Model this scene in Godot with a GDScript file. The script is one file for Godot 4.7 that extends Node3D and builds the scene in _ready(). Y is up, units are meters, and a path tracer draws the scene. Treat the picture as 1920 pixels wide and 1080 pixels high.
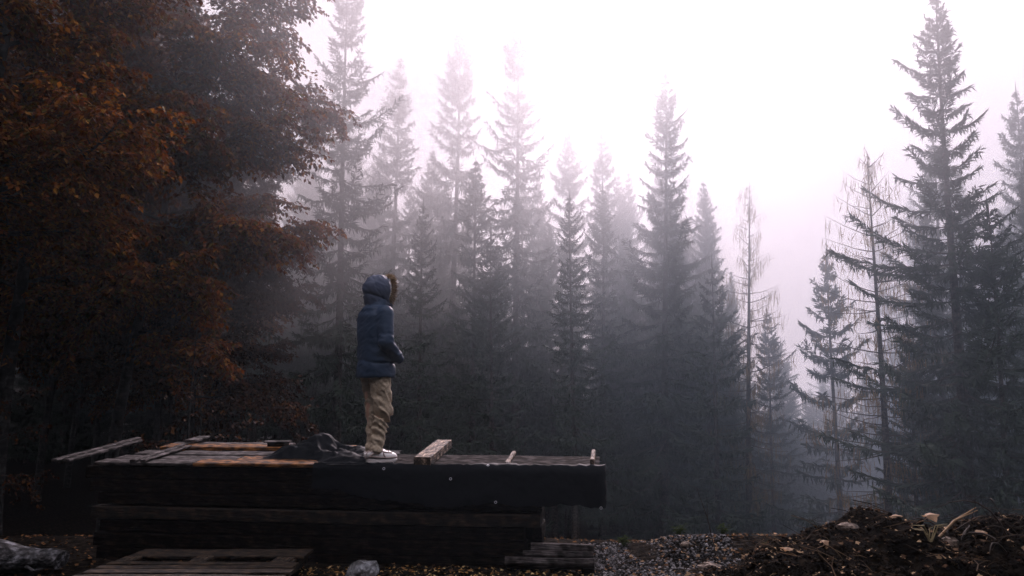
extends Node3D

const FOG_DENSITY := 0.0009
const FOG_FORWARD := 0.75

var rng := RandomNumberGenerator.new()
var bumps := FastNoiseLite.new()
var taken := {}
var stain: NoiseTexture2D


# ---------------------------------------------------------------- helpers
class Geo:
	var v := PackedVector3Array()
	var n := PackedVector3Array()
	var c := PackedColorArray()
	var idx := PackedInt32Array()
	var tint := Color.WHITE
	var colored := false
	var smooth := false

	func tri(a: Vector3, b: Vector3, d: Vector3) -> void:
		v.push_back(a); v.push_back(b); v.push_back(d)
		if colored:
			c.push_back(tint); c.push_back(tint); c.push_back(tint)
		if smooth:
			var m := (d - a).cross(b - a).normalized()
			n.push_back(m); n.push_back(m); n.push_back(m)

	func quad(a: Vector3, b: Vector3, d: Vector3, e: Vector3) -> void:
		tri(a, b, d)
		tri(a, d, e)

	# a round limb through points with radii, normals smooth
	func tube(p: Array, r: Array, sides := 6, closed := true) -> void:
		smooth = true
		var rings := []
		var outs := []
		var side := Vector3(0.31, 0.1, 0.94)
		for i in p.size():
			var t: Vector3 = (p[mini(i + 1, p.size() - 1)] - p[maxi(i - 1, 0)]).normalized()
			side = (side - t * side.dot(t)).normalized()
			if not side.is_finite() or side.length() < 0.5:
				side = t.cross(Vector3(1, 0.2, 0.1)).normalized()
			var up := t.cross(side)
			var ring := PackedVector3Array()
			var out := PackedVector3Array()
			for k in sides:
				var a := TAU * k / sides
				var o := side * cos(a) + up * sin(a)
				ring.push_back(p[i] + o * float(r[i]))
				out.push_back(o)
			rings.push_back(ring)
			outs.push_back(out)
		for i in p.size() - 1:
			for k in sides:
				var j := (k + 1) % sides
				for q in [[i, k], [i + 1, k], [i + 1, j], [i, k], [i + 1, j], [i, j]]:
					v.push_back(rings[q[0]][q[1]])
					n.push_back(outs[q[0]][q[1]])
					if colored:
						c.push_back(tint)
		if closed:
			for k in range(1, sides - 1):
				tri(rings[0][0], rings[0][k], rings[0][k + 1])
				tri(rings[-1][0], rings[-1][k + 1], rings[-1][k])

	func mesh() -> ArrayMesh:
		var a := []
		a.resize(Mesh.ARRAY_MAX)
		a[Mesh.ARRAY_VERTEX] = v
		if n.size() == v.size():
			a[Mesh.ARRAY_NORMAL] = n
		if c.size() == v.size():
			a[Mesh.ARRAY_COLOR] = c
		if idx.size():
			a[Mesh.ARRAY_INDEX] = idx
		var m := ArrayMesh.new()
		m.add_surface_from_arrays(Mesh.PRIMITIVE_TRIANGLES, a)
		return m


func numbered(called: String) -> String:
	var k: int = taken.get(called, 0)
	taken[called] = k + 1
	return called if k == 0 else "%s_%03d" % [called, k]


func tag(o: Node, label := "", category := "", group := "", kind := "") -> Node:
	for p in [["label", label], ["category", category], ["group", group], ["kind", kind]]:
		if p[1] != "":
			o.set_meta(p[0], p[1])
	return o


func thing(called: String, label: String, category: String, at := Vector3.ZERO, turn := 0.0, group := "") -> Node3D:
	var o := Node3D.new()
	o.name = numbered(called)
	o.position = at
	o.rotation.y = turn
	tag(o, label, category, group)
	add_child(o)
	return o


func obj(called: String, m: Mesh, mat: Material, parent: Node = null) -> MeshInstance3D:
	var o := MeshInstance3D.new()
	o.mesh = m
	o.material_override = mat
	if parent == null:
		o.name = numbered(called)
		add_child(o)
	else:
		var same := 0
		for k in parent.get_children():
			if k.name == called or String(k.name).begins_with(called + "_0"):
				same += 1
		o.name = called if same == 0 else "%s_%03d" % [called, same]
		parent.add_child(o)
	return o


func struct(called: String, m: Mesh, mat: Material) -> MeshInstance3D:
	var o := obj(called, m, mat)
	o.set_meta("kind", "structure")
	return o


func lin(r: float, g: float, b: float) -> Color:
	return Color(r, g, b).linear_to_srgb()


func noise_tex(freq: float, dark: Color, light: Color, seed_ := 1, size := 256, octaves := 4) -> NoiseTexture2D:
	var f := FastNoiseLite.new()
	f.seed = seed_
	f.frequency = freq
	f.fractal_octaves = octaves
	var t := NoiseTexture2D.new()
	t.width = size
	t.height = size
	t.seamless = true
	t.noise = f
	var g := Gradient.new()
	g.offsets = PackedFloat32Array([0.25, 0.75])
	g.colors = PackedColorArray([dark, light])
	t.color_ramp = g
	return t


func bump_tex(freq: float, seed_ := 1, strength := 6.0, size := 256) -> NoiseTexture2D:
	var f := FastNoiseLite.new()
	f.seed = seed_
	f.frequency = freq
	f.fractal_octaves = 4
	var t := NoiseTexture2D.new()
	t.width = size
	t.height = size
	t.seamless = true
	t.as_normal_map = true
	t.bump_strength = strength
	t.noise = f
	return t


func mat(c: Color, rough := 0.9, spec := 0.3) -> StandardMaterial3D:
	var m := StandardMaterial3D.new()
	m.albedo_color = c
	m.roughness = rough
	m.metallic_specular = spec
	return m


# noise colour laid on from three sides, stretched by scale
func grained(dark: Color, light: Color, freq: float, scale_: Vector3, seed_: int, rough := 0.9, bump := 0.0, spec := 0.3) -> StandardMaterial3D:
	var m := mat(Color.WHITE, rough, spec)
	m.albedo_texture = noise_tex(freq, dark, light, seed_)
	m.uv1_triplanar = true
	m.uv1_scale = scale_
	if bump > 0.0:
		m.normal_enabled = true
		m.normal_texture = bump_tex(freq * 1.6, seed_ + 7, bump)
	# stains and wear of a larger size, laid over the grain
	if stain == null:
		stain = noise_tex(0.02, Color(0.38, 0.36, 0.34), Color(1, 1, 1), 99, 256, 5)
	m.detail_enabled = true
	m.detail_blend_mode = BaseMaterial3D.BLEND_MODE_MUL
	m.detail_albedo = stain
	m.detail_uv_layer = BaseMaterial3D.DETAIL_UV_2
	m.uv2_triplanar = true
	m.uv2_scale = Vector3(1.3, 1.9, 1.9)
	m.uv2_offset = Vector3(seed_ * 0.37, seed_ * 0.21, 0)
	return m


func ridge(x: float) -> float:
	var kx := [0.7, 1.15, 1.5, 1.72, 2.0, 2.29, 2.58, 2.86, 3.1, 3.4, 4.2, 5.5]
	var kh := [0.0, 0.2, 0.42, 0.54, 0.63, 0.69, 0.81, 0.64, 0.74, 0.82, 0.75, 0.3]
	for i in 11:
		if x < kx[i + 1]:
			return lerpf(kh[i], kh[i + 1], smoothstep(kx[i], kx[i + 1], x))
	return 0.0


# the heap of earth on the right, without its clods
func heap(x: float, z: float) -> float:
	var line := -5.3 - 0.12 * sin(x * 3.1)
	var across := smoothstep(1.75, 0.0, line - z) if z < line else smoothstep(2.2, 0.0, (z - line) * 0.8)
	var r := ridge(x) * across
	return land(x, z) * (1.0 - across) + r + (bumps.get_noise_2d(x * 55.0, z * 55.0) * 0.09 + bumps.get_noise_2d(x * 160.0, z * 160.0) * 0.05) * smoothstep(0.02, 0.3, r) - 0.03


func land(x: float, z: float) -> float:
	var d := -z
	var drop := smoothstep(8.7, 20.0, d + 0.3 * sin(x * 0.7)) * 6.6
	drop *= 0.25 + 0.75 * smoothstep(-13.0, -2.5, x)
	drop -= smoothstep(60.0, 110.0, d) * 5.0
	var b := bumps.get_noise_2d(x * 6.0, z * 6.0) * 0.05 + bumps.get_noise_2d(x, z) * 0.5 * smoothstep(10.0, 22.0, absf(d) + absf(x) * 0.4)
	var bank := 0.16 * smoothstep(0.9, 0.0, absf((z + 8.0) / 0.9)) * smoothstep(1.25, 1.7, x)
	return -drop + b * smoothstep(5.0, 9.0, d + absf(x)) + bank


# ---------------------------------------------------------------- trees
func wander(r: RandomNumberGenerator, s: float) -> Vector3:
	return Vector3(r.randf_range(-s, s), r.randf_range(-s, s), r.randf_range(-s, s))


# one needled twig: a thin pointed blade with a twist
func sprig(g: Geo, at: Vector3, to: Vector3, w: float, r: RandomNumberGenerator) -> void:
	var side := to.cross(wander(r, 1.0)).normalized() * w
	var mid := at + to * 0.4
	g.tri(at, mid + side, at + to)
	g.tri(at, at + to, mid - side)


func spruce_kit(seed_: int, high: float, reach: float, bare: float, droop: float, thick: float, slim_top := 0.7, hang := 1.0, fine := 1.0) -> Dictionary:
	var r := RandomNumberGenerator.new()
	r.seed = seed_
	var trunk := Geo.new()
	var limbs := Geo.new()
	var crown := Geo.new()
	var pts := []
	var rad := []
	var bend := Vector3(r.randf_range(-0.2, 0.2), 0, r.randf_range(-0.2, 0.2))
	for i in 15:
		var t := i / 14.0
		pts.push_back(Vector3(0, high * t, 0) + bend * sin(t * 5.0) * 0.7 * (1.0 - t * 0.6))
		rad.push_back(lerpf(0.0105 * high, 0.012, pow(t, 0.85)))
	pts[0].y -= 1.0
	trunk.tube(pts, rad, 9)
	var heavy := r.randf() * TAU
	var lopside := r.randf_range(0.05, 0.3)
	var y := high * bare
	while y < high - 0.15:
		var t := y / high
		var f := (1.0 - t) / (1.0 - bare)
		var prof := pow(clampf(f, 0.0, 1.0), slim_top) * (0.55 + 0.45 * smoothstep(1.0, 0.75, f))
		var count := 4 if f < 0.12 else r.randi_range(4, 6)
		var a0 := r.randf() * TAU
		var whorl := r.randf_range(0.62, 1.18) if f > 0.12 else 1.0
		if r.randf() < 0.1 and f > 0.15:
			y += 0.3
			continue
		for k in count:
			if r.randf() < 0.08:
				continue
			var l := reach * prof * whorl * r.randf_range(0.5, 1.2) * (1.0 + lopside * cos(a0 + TAU * k / count - heavy)) + 0.18 * smoothstep(-0.02, 0.2, f) + 0.03
			if r.randf() < 0.09:
				l *= 1.3
			var a := a0 + TAU * (k + r.randf_range(-0.3, 0.3)) / count
			var out := Vector3(cos(a), 0, sin(a))
			var rise := lerpf(-0.32 * droop, 0.75, pow(1.0 - f, 1.6)) + r.randf_range(-0.15, 0.15)
			var sag := droop * l * r.randf_range(0.06, 0.16)
			var lift := l * r.randf_range(0.02, 0.22)
			var base: Vector3 = pts[int(t * 14)].lerp(pts[mini(int(t * 14) + 1, 14)], fmod(t * 14.0, 1.0))
			base.y = y
			var bp := []
			var br := []
			for i in 6:
				var s := i / 5.0
				bp.push_back(base + out * l * s * (1.0 - 0.1 * absf(rise)) + Vector3(0, rise * l * s - sag * sin(s * PI) + lift * s * s * s, 0) + wander(r, 0.03) * s)
				br.push_back(lerpf(0.012 + 0.007 * l, 0.004, s))
			limbs.tube(bp, br, 3, false)
			var tiny := smoothstep(-0.1, 0.16, f)
			var bs := int(3 + 3 * tiny + l * 7.0 * thick)
			for i in bs:
				var s := 0.12 + 0.88 * (i + r.randf()) / bs
				var seg := mini(int(s * 5.0), 4)
				var p: Vector3 = bp[seg].lerp(bp[seg + 1], s * 5.0 - seg)
				var fwd: Vector3 = (bp[seg + 1] - bp[seg]).normalized()
				var sidev := fwd.cross(Vector3.UP).normalized()
				var tl := (0.12 + 0.34 * l * 0.35 * (1.15 - s)) * r.randf_range(0.6, 1.3)
				for e in [-1.0, 1.0]:
					var dir: Vector3 = (fwd * r.randf_range(0.5, 1.1) + sidev * e * r.randf_range(0.5, 1.1) + Vector3(0, r.randf_range(-0.55, 0.1) * droop, 0)).normalized()
					sprig(crown, p, dir * (tl + 0.1) * tiny, (0.02 + 0.016 * r.randf()) * fine, r)
					if r.randf() < 0.55 * hang:
						var q: Vector3 = p + dir * tl * r.randf_range(0.3, 0.9)
						sprig(crown, q, Vector3(r.randf_range(-0.12, 0.12), -r.randf_range(0.16, 0.42) * (0.5 + 0.5 * f) * tiny, r.randf_range(-0.12, 0.12)), (0.018 + 0.014 * r.randf()) * fine, r)
				if r.randf() < 0.5:
					sprig(crown, p, (fwd + Vector3(0, r.randf_range(-0.1, 0.5), 0) + wander(r, 0.2)).normalized() * 0.24 * tiny, 0.024 * fine, r)
		y += r.randf_range(0.26, 0.6) * (0.7 if f < 0.2 else 1.0)
	# dead stubs on the bare length
	for i in int(high * bare * 2.4):
		var a := r.randf() * TAU
		var yy := r.randf_range(0.12, bare) * high
		var l := r.randf_range(0.3, 1.3)
		limbs.tube([Vector3(0, yy, 0), Vector3(cos(a) * l * 0.6, yy - 0.05, sin(a) * l * 0.6), Vector3(cos(a) * l, yy - l * r.randf_range(0.0, 0.4), sin(a) * l)], [0.018, 0.011, 0.004], 3, false)
	for k in 5:
		crown.tri(Vector3(cos(k) * 0.035, high - 0.5, sin(k) * 0.035), Vector3(0, high + 0.5, 0), Vector3(-cos(k) * 0.035, high - 0.5, -sin(k) * 0.035))
	return {"trunk": trunk.mesh(), "limbs": limbs.mesh(), "crown": crown.mesh(), "high": high}


func larch_kit(seed_: int, high: float, reach: float, bare: float) -> Dictionary:
	var r := RandomNumberGenerator.new()
	r.seed = seed_
	var trunk := Geo.new()
	var limbs := Geo.new()
	var crown := Geo.new()
	var pts := []
	var rad := []
	for i in 13:
		var t := i / 12.0
		pts.push_back(Vector3(sin(t * 4.0) * 0.10, high * t, cos(t * 3.0) * 0.1))
		rad.push_back(lerpf(0.0115 * high, 0.01, pow(t, 0.9)))
	pts[0].y -= 1.0
	trunk.tube(pts, rad, 9)
	var y := high * bare
	while y < high - 0.1:
		var f := (1.0 - y / high) / (1.0 - bare)
		for k in r.randi_range(2, 3):
			var l := (reach * pow(f, 0.6) * (0.5 + 0.5 * smoothstep(1.0, 0.6, f)) + 0.2) * r.randf_range(0.5, 1.2)
			var a := r.randf() * TAU
			var out := Vector3(cos(a), 0, sin(a))
			var rise := lerpf(-0.35, 0.5, 1.0 - f) + r.randf_range(-0.25, 0.2)
			var bp := []
			var br := []
			for i in 6:
				var s := i / 5.0
				bp.push_back(Vector3(0, y, 0) + out * l * s + Vector3(0, rise * l * s + l * 0.18 * s * s, 0) + wander(r, 0.05) * s)
				br.push_back(lerpf(0.014 + 0.006 * l, 0.003, s))
			limbs.tube(bp, br, 3, false)
			var bs := int(4 + l * 9.0)
			for i in bs:
				var s := 0.15 + 0.85 * (i + r.randf()) / bs
				var seg := mini(int(s * 5.0), 4)
				var p: Vector3 = bp[seg].lerp(bp[seg + 1], s * 5.0 - seg)
				var down := Vector3(r.randf_range(-0.15, 0.15), -r.randf_range(0.2, 0.95), r.randf_range(-0.15, 0.15))
				sprig(crown, p, down, 0.011, r)
				if r.randf() < 0.6:
					sprig(crown, p + down * 0.5, wander(r, 0.16) + Vector3(0, -0.1, 0), 0.014, r)
		y += r.randf_range(0.2, 0.42)
	return {"trunk": trunk.mesh(), "limbs": limbs.mesh(), "crown": crown.mesh(), "high": high}


func plant_tree(kit: Dictionary, called: String, label: String, x: float, z: float, top: float, turn: float, lean: Vector2, group: String, wide := 1.0) -> void:
	var base := land(x, z) - 0.15
	var s: float = (top - base) / kit.high
	var t := thing(called, label, "tree", Vector3(x, base, z), 0.0, group)
	# a small lean: the base moves the other way so that the top stays where it is
	t.basis = Basis(Vector3(lean.y, 0, -lean.x).normalized() if lean.length() > 0.0 else Vector3.RIGHT, lean.length()) * Basis(Vector3.UP, turn) * Basis.from_scale(Vector3(s * wide, s, s * wide))
	t.position -= Vector3(lean.x, 0, lean.y) * (top - base)
	obj("trunk", kit.trunk, bark, t)
	obj("limbs", kit.limbs, twig_wood, t)
	obj("crown", kit.crown, kit.needles, t)


var bark: StandardMaterial3D
var twig_wood: StandardMaterial3D


# ---------------------------------------------------------------- beeches
const LEAF_TONES := [Vector3(0.17, 0.055, 0.009), Vector3(0.11, 0.030, 0.007), Vector3(0.27, 0.12, 0.02), Vector3(0.07, 0.024, 0.009), Vector3(0.10, 0.07, 0.014), Vector3(0.17, 0.05, 0.012)]


func leaf(g: Geo, p: Vector3, dir: Vector3, up: Vector3, size: float) -> void:
	var side := dir.cross(up).normalized() * size * 0.3
	var mid := p + dir * size * 0.45 - up * size * 0.05
	var tip := p + dir * size - up * size * 0.12
	g.tri(p, mid + side + up * size * 0.07, tip)
	g.tri(p, tip, mid - side + up * size * 0.07)


func bough(wood: Geo, crown: Geo, p: Vector3, dir: Vector3, length: float, rad: float, level: int, r: RandomNumberGenerator, o: Dictionary) -> void:
	var n := 5 if level > 1 else 7
	var pts := [p]
	var rads := [rad]
	var d := dir
	var q := p
	for i in n:
		d = (d + wander(r, 0.16 if level < 2 else 0.2) + Vector3(0, o.lift if level == 1 else -0.03 * float(o.droop) * level, 0)).normalized()
		q += d * length / n
		pts.push_back(q)
		rads.push_back(rad * lerpf(1.0, 0.22, (i + 1.0) / n))
	if rad > 0.004:
		wood.tube(pts, rads, 6 if level < 2 else 3, false)
	if level < 3:
		var kids := int(length * float(o.kids[level]))
		for k in kids:
			var s := lerpf(0.18, 1.0, (k + r.randf()) / kids)
			var seg := mini(int(s * n), n - 1)
			var at: Vector3 = pts[seg].lerp(pts[seg + 1], s * n - seg)
			var f: Vector3 = (pts[seg + 1] - pts[seg]).normalized()
			var side := f.cross(Vector3.UP).normalized() * (1.0 if k % 2 == 0 else -1.0)
			var nd := (f * r.randf_range(0.3, 0.9) + side * r.randf_range(0.5, 1.0) + Vector3(0, r.randf_range(-0.35, 0.25), 0)).normalized()
			bough(wood, crown, at, nd, length * r.randf_range(0.32, 0.55) * (1.15 - 0.5 * s), rads[seg] * 0.5, level + 1, r, o)
	if level >= 2:
		var leaves := int(length * float(o.leaves))
		for k in leaves:
			if r.randf() < float(o.bare):
				continue
			var s := (k + r.randf()) / leaves
			var seg := mini(int(s * n), n - 1)
			var at: Vector3 = pts[seg].lerp(pts[seg + 1], s * n - seg) + wander(r, 0.035)
			var f: Vector3 = (pts[seg + 1] - pts[seg]).normalized()
			var side := f.cross(Vector3.UP).normalized() * (1.0 if k % 2 == 0 else -1.0)
			var ld := (f * r.randf_range(0.1, 0.9) + side * r.randf_range(0.4, 1.0) + Vector3(0, r.randf_range(-0.8, 0.1), 0)).normalized()
			var up := (Vector3.UP + wander(r, 0.6)).normalized()
			var w: Vector3 = LEAF_TONES[mini(int(r.randf() * 6.0 * float(o.warm)) if r.randf() < 0.8 else r.randi() % 6, 5)]
			w *= r.randf_range(0.7, 1.25)
			crown.tint = Color(w.x, w.y, w.z)
			leaf(crown, at, ld, up, float(o.leaf) * r.randf_range(0.7, 1.3))


func beech_kit(seed_: int, path: Array, rad: float, from: float, reach: float, limbs_n: int, o: Dictionary) -> Dictionary:
	var r := RandomNumberGenerator.new()
	r.seed = seed_
	var trunk := Geo.new()
	var limbs := Geo.new()
	var crown := Geo.new()
	crown.colored = true
	var curve := Curve3D.new()
	for i in path.size():
		var t: Vector3 = (path[mini(i + 1, path.size() - 1)] - path[maxi(i - 1, 0)]) / 6.0
		curve.add_point(path[i], -t, t)
	var len_ := curve.get_baked_length()
	var pts := []
	var rads := []
	for i in 17:
		pts.push_back(curve.sample_baked(len_ * i / 16.0, true))
		rads.push_back(rad * lerpf(1.0, 0.12, i / 16.0) * (1.25 if i == 0 else 1.0))
	trunk.tube(pts, rads, 10)
	for k in limbs_n:
		var s := lerpf(from, 0.99, (k + r.randf() * 0.8) / limbs_n)
		var at := curve.sample_baked(len_ * s, true)
		var a := k * 2.4 + r.randf_range(-0.5, 0.5)
		var out := Vector3(cos(a), lerpf(-0.05, 0.9, pow(s, 1.6)) + r.randf_range(-0.15, 0.2), sin(a)).normalized()
		var l := reach * r.randf_range(0.65, 1.1) * lerpf(1.0, float(o.top), s)
		bough(limbs, crown, at, out, l, rad * lerpf(0.36, 0.12, s), 1, r, o)
	return {"trunk": trunk.mesh(), "limbs": limbs.mesh(), "crown": crown.mesh()}


func plant_beech(kit: Dictionary, called: String, label: String, at: Vector3, turn: float, s: float, leaves: Material = null) -> void:
	var t := thing(called, label, "tree", at, turn)
	t.scale = Vector3(s, s, s)
	obj("trunk", kit.trunk, beech_bark, t)
	obj("limbs", kit.limbs, beech_bark, t)
	obj("crown", kit.crown, leaves if leaves else leaf_mat, t)


var beech_bark: StandardMaterial3D
var leaf_mat: StandardMaterial3D


# ---------------------------------------------------------------- lumber
const STACK_TURN := -0.12933
const STACK_AT := Vector3(0.837, 0.917, -7.10)
const STACK_TILT := 0.1135

# a sawn board, x long, worn edges, y from 0, z centred
func board(lx: float, ly: float, lz: float, seed_: int, worn := 0.008, wavy := 0.004) -> ArrayMesh:
	var r := RandomNumberGenerator.new()
	r.seed = seed_
	var g := Geo.new()
	var segs := clampi(int(lx * 5.0), 2, 22)
	var b := minf(worn, minf(ly, lz) * 0.3)
	var rings := []
	var off := Vector2.ZERO
	for i in segs + 1:
		var x := -lx / 2.0 + lx * i / segs
		if i == 0 or i == segs:
			x += r.randf_range(-0.006, 0.006)
		off += Vector2(r.randf_range(-wavy, wavy), r.randf_range(-wavy, wavy))
		off *= 0.8
		var ring := []
		for q in [[-1, 0, b, 0], [-1, 1, b, 0], [-1, 1, 0, -1], [1, 1, 0, -1], [1, 1, -b, 0], [1, 0, -b, 0], [1, 0, 0, 1], [-1, 0, 0, 1]]:
			pass
		var h := ly + r.randf_range(-wavy, wavy) * 0.6
		var hz := lz / 2.0
		var c := b * r.randf_range(0.6, 1.5)
		for q in [Vector2(-hz, c), Vector2(-hz, h - c), Vector2(-hz + c, h), Vector2(hz - c, h), Vector2(hz, h - c), Vector2(hz, c), Vector2(hz - c, 0), Vector2(-hz + c, 0)]:
			ring.push_back(Vector3(x, q.y + off.x, q.x + off.y))
		rings.push_back(ring)
	for i in segs:
		for k in 8:
			var j := (k + 1) % 8
			g.quad(rings[i][k], rings[i][j], rings[i + 1][j], rings[i + 1][k])
	for k in range(1, 7):
		g.tri(rings[0][0], rings[0][k + 1], rings[0][k])
		g.tri(rings[segs][0], rings[segs][k], rings[segs][k + 1])
	return g.mesh()


func stack_point(u: float, v: float, w: float, tilted := false) -> Vector3:
	var p := Vector3(u, v, -w)
	if tilted:
		p = Basis(Vector3.RIGHT, STACK_TILT) * p
	return STACK_AT + Basis(Vector3.UP, STACK_TURN) * p


# a piece of lumber of the stack, given by its extent along, up and back
func lay(called: String, label: String, category: String, group: String, u: Vector2, v: Vector2, w: Vector2, m: Material, seed_: int, tilted := false, across := false, worn := 0.008) -> MeshInstance3D:
	var lx := u.y - u.x
	var lz := w.y - w.x
	var me := board(lz if across else lx, v.y - v.x, lx if across else lz, seed_, worn)
	var o := obj(called, me, m)
	var b := Basis(Vector3.UP, STACK_TURN)
	if tilted:
		b = b * Basis(Vector3.RIGHT, STACK_TILT)
	if across:
		b = b * Basis(Vector3.UP, PI / 2)
	o.basis = b
	o.position = stack_point((u.x + u.y) / 2.0, v.x, (w.x + w.y) / 2.0, tilted)
	tag(o, label, category, group)
	return o


# ---------------------------------------------------------------- rounded bodies from distance fields
func lump(seed_: int, size: Vector3, rough := 0.16, rings := 7, flat_ := true) -> ArrayMesh:
	var g := Geo.new()
	g.smooth = not flat_
	var f := FastNoiseLite.new()
	f.seed = seed_
	f.frequency = 0.9
	var p := []
	for i in rings + 1:
		var row := []
		for k in rings * 2:
			var th := PI * i / rings
			var ph := TAU * k / (rings * 2)
			var d := Vector3(sin(th) * cos(ph), cos(th), sin(th) * sin(ph))
			row.push_back(d * (1.0 + f.get_noise_3dv(d * 1.6) * rough * 3.0 + f.get_noise_3dv(d * 4.0) * rough) * size)
		p.push_back(row)
	var n := rings * 2
	for i in rings:
		for k in n:
			var j := (k + 1) % n
			if i > 0:
				g.tri(p[i][k], p[i + 1][j], p[i][j])
			if i < rings - 1:
				g.tri(p[i][k], p[i + 1][k], p[i + 1][j])
	return g.mesh()


static func cone_d(p: Vector3, a: Vector3, b: Vector3, ra: float, rb: float) -> float:
	var ab := b - a
	var t := clampf((p - a).dot(ab) / ab.length_squared(), 0.0, 1.0)
	return (p - a - ab * t).length() - lerpf(ra, rb, t)


static func ball_d(p: Vector3, c: Vector3, r: Vector3) -> float:
	return (((p - c) / r).length() - 1.0) * minf(r.x, minf(r.y, r.z))


static func smin(a: float, b: float, k: float) -> float:
	var h := maxf(k - absf(a - b), 0.0) / k
	return minf(a, b) - h * h * k * 0.25


static func smax(a: float, b: float, k: float) -> float:
	return -smin(-a, -b, k)


# surface nets over the box; blocks far from the surface are skipped
func nets(f: Callable, lo: Vector3, hi: Vector3, cell: float) -> ArrayMesh:
	var nx := int(ceil((hi.x - lo.x) / cell / 4.0)) * 4
	var ny := int(ceil((hi.y - lo.y) / cell / 4.0)) * 4
	var nz := int(ceil((hi.z - lo.z) / cell / 4.0)) * 4
	var d := PackedFloat32Array()
	d.resize(nx * ny * nz)
	var half := cell * 2.0
	for bx in range(0, nx, 4):
		for by in range(0, ny, 4):
			for bz in range(0, nz, 4):
				var c: float = f.call(lo + Vector3(bx + 1.5, by + 1.5, bz + 1.5) * cell)
				var far := absf(c) > half * 2.6
				for x in range(bx, bx + 4):
					for y in range(by, by + 4):
						for z in range(bz, bz + 4):
							d[(x * ny + y) * nz + z] = c if far else f.call(lo + Vector3(x, y, z) * cell)
	var at := {}
	var v := PackedVector3Array()
	var corner := [0, 1, nz, nz + 1, ny * nz, ny * nz + 1, ny * nz + nz, ny * nz + nz + 1]
	var pos := [Vector3(0, 0, 0), Vector3(0, 0, 1), Vector3(0, 1, 0), Vector3(0, 1, 1), Vector3(1, 0, 0), Vector3(1, 0, 1), Vector3(1, 1, 0), Vector3(1, 1, 1)]
	var edges := [[0, 1], [0, 2], [0, 4], [1, 3], [1, 5], [2, 3], [2, 6], [3, 7], [4, 5], [4, 6], [5, 7], [6, 7]]
	for x in nx - 1:
		for y in ny - 1:
			for z in nz - 1:
				var i := (x * ny + y) * nz + z
				var s := d[i] < 0.0
				if (d[i + 1] < 0.0) == s and (d[i + nz] < 0.0) == s and (d[i + nz + 1] < 0.0) == s and (d[i + ny * nz] < 0.0) == s and (d[i + ny * nz + 1] < 0.0) == s and (d[i + ny * nz + nz] < 0.0) == s and (d[i + ny * nz + nz + 1] < 0.0) == s:
					continue
				var sum := Vector3.ZERO
				var n := 0
				for e in edges:
					var a: float = d[i + corner[e[0]]]
					var b: float = d[i + corner[e[1]]]
					if (a < 0.0) != (b < 0.0):
						sum += (pos[e[0]] as Vector3).lerp(pos[e[1]], a / (a - b))
						n += 1
				at[i] = v.size()
				v.push_back(lo + (Vector3(x, y, z) + sum / n) * cell)
	var idx := PackedInt32Array()
	for i in at:
		var s := d[i] < 0.0
		for q in [[ny * nz, nz, 1], [nz, 1, ny * nz], [1, ny * nz, nz]]:
			if (d[i + q[0]] < 0.0) == s:
				continue
			var b: int = i - q[1]
			var c: int = i - q[2]
			var e: int = i - q[1] - q[2]
			if not (at.has(b) and at.has(c) and at.has(e)):
				continue
			if s:
				idx.append_array(PackedInt32Array([at[i], at[c], at[e], at[i], at[e], at[b]]))
			else:
				idx.append_array(PackedInt32Array([at[i], at[e], at[c], at[i], at[b], at[e]]))
	var nrm := PackedVector3Array()
	nrm.resize(v.size())
	for t in range(0, idx.size(), 3):
		var m := (v[idx[t + 2]] - v[idx[t]]).cross(v[idx[t + 1]] - v[idx[t]])
		for k in 3:
			nrm[idx[t + k]] += m
	for k in nrm.size():
		nrm[k] = nrm[k].normalized()
	var g := Geo.new()
	g.v = v
	g.n = nrm
	g.idx = idx
	return g.mesh()


# ---------------------------------------------------------------- the person; local axes: x ahead, y up, z to the right hand
var fold := FastNoiseLite.new()


static func table(y: float, t: Array) -> Vector3:
	for i in t.size() - 1:
		if y < t[i + 1][0]:
			var s := smoothstep(t[i][0], t[i + 1][0], y)
			return Vector3(lerpf(t[i][1], t[i + 1][1], s), lerpf(t[i][2], t[i + 1][2], s), lerpf(t[i][3], t[i + 1][3], s))
	return Vector3(t[-1][1], t[-1][2], t[-1][3])


func crease(p: Vector3, f: float) -> float:
	return 1.0 - absf(fold.get_noise_3dv(p * f)) * 4.0


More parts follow.
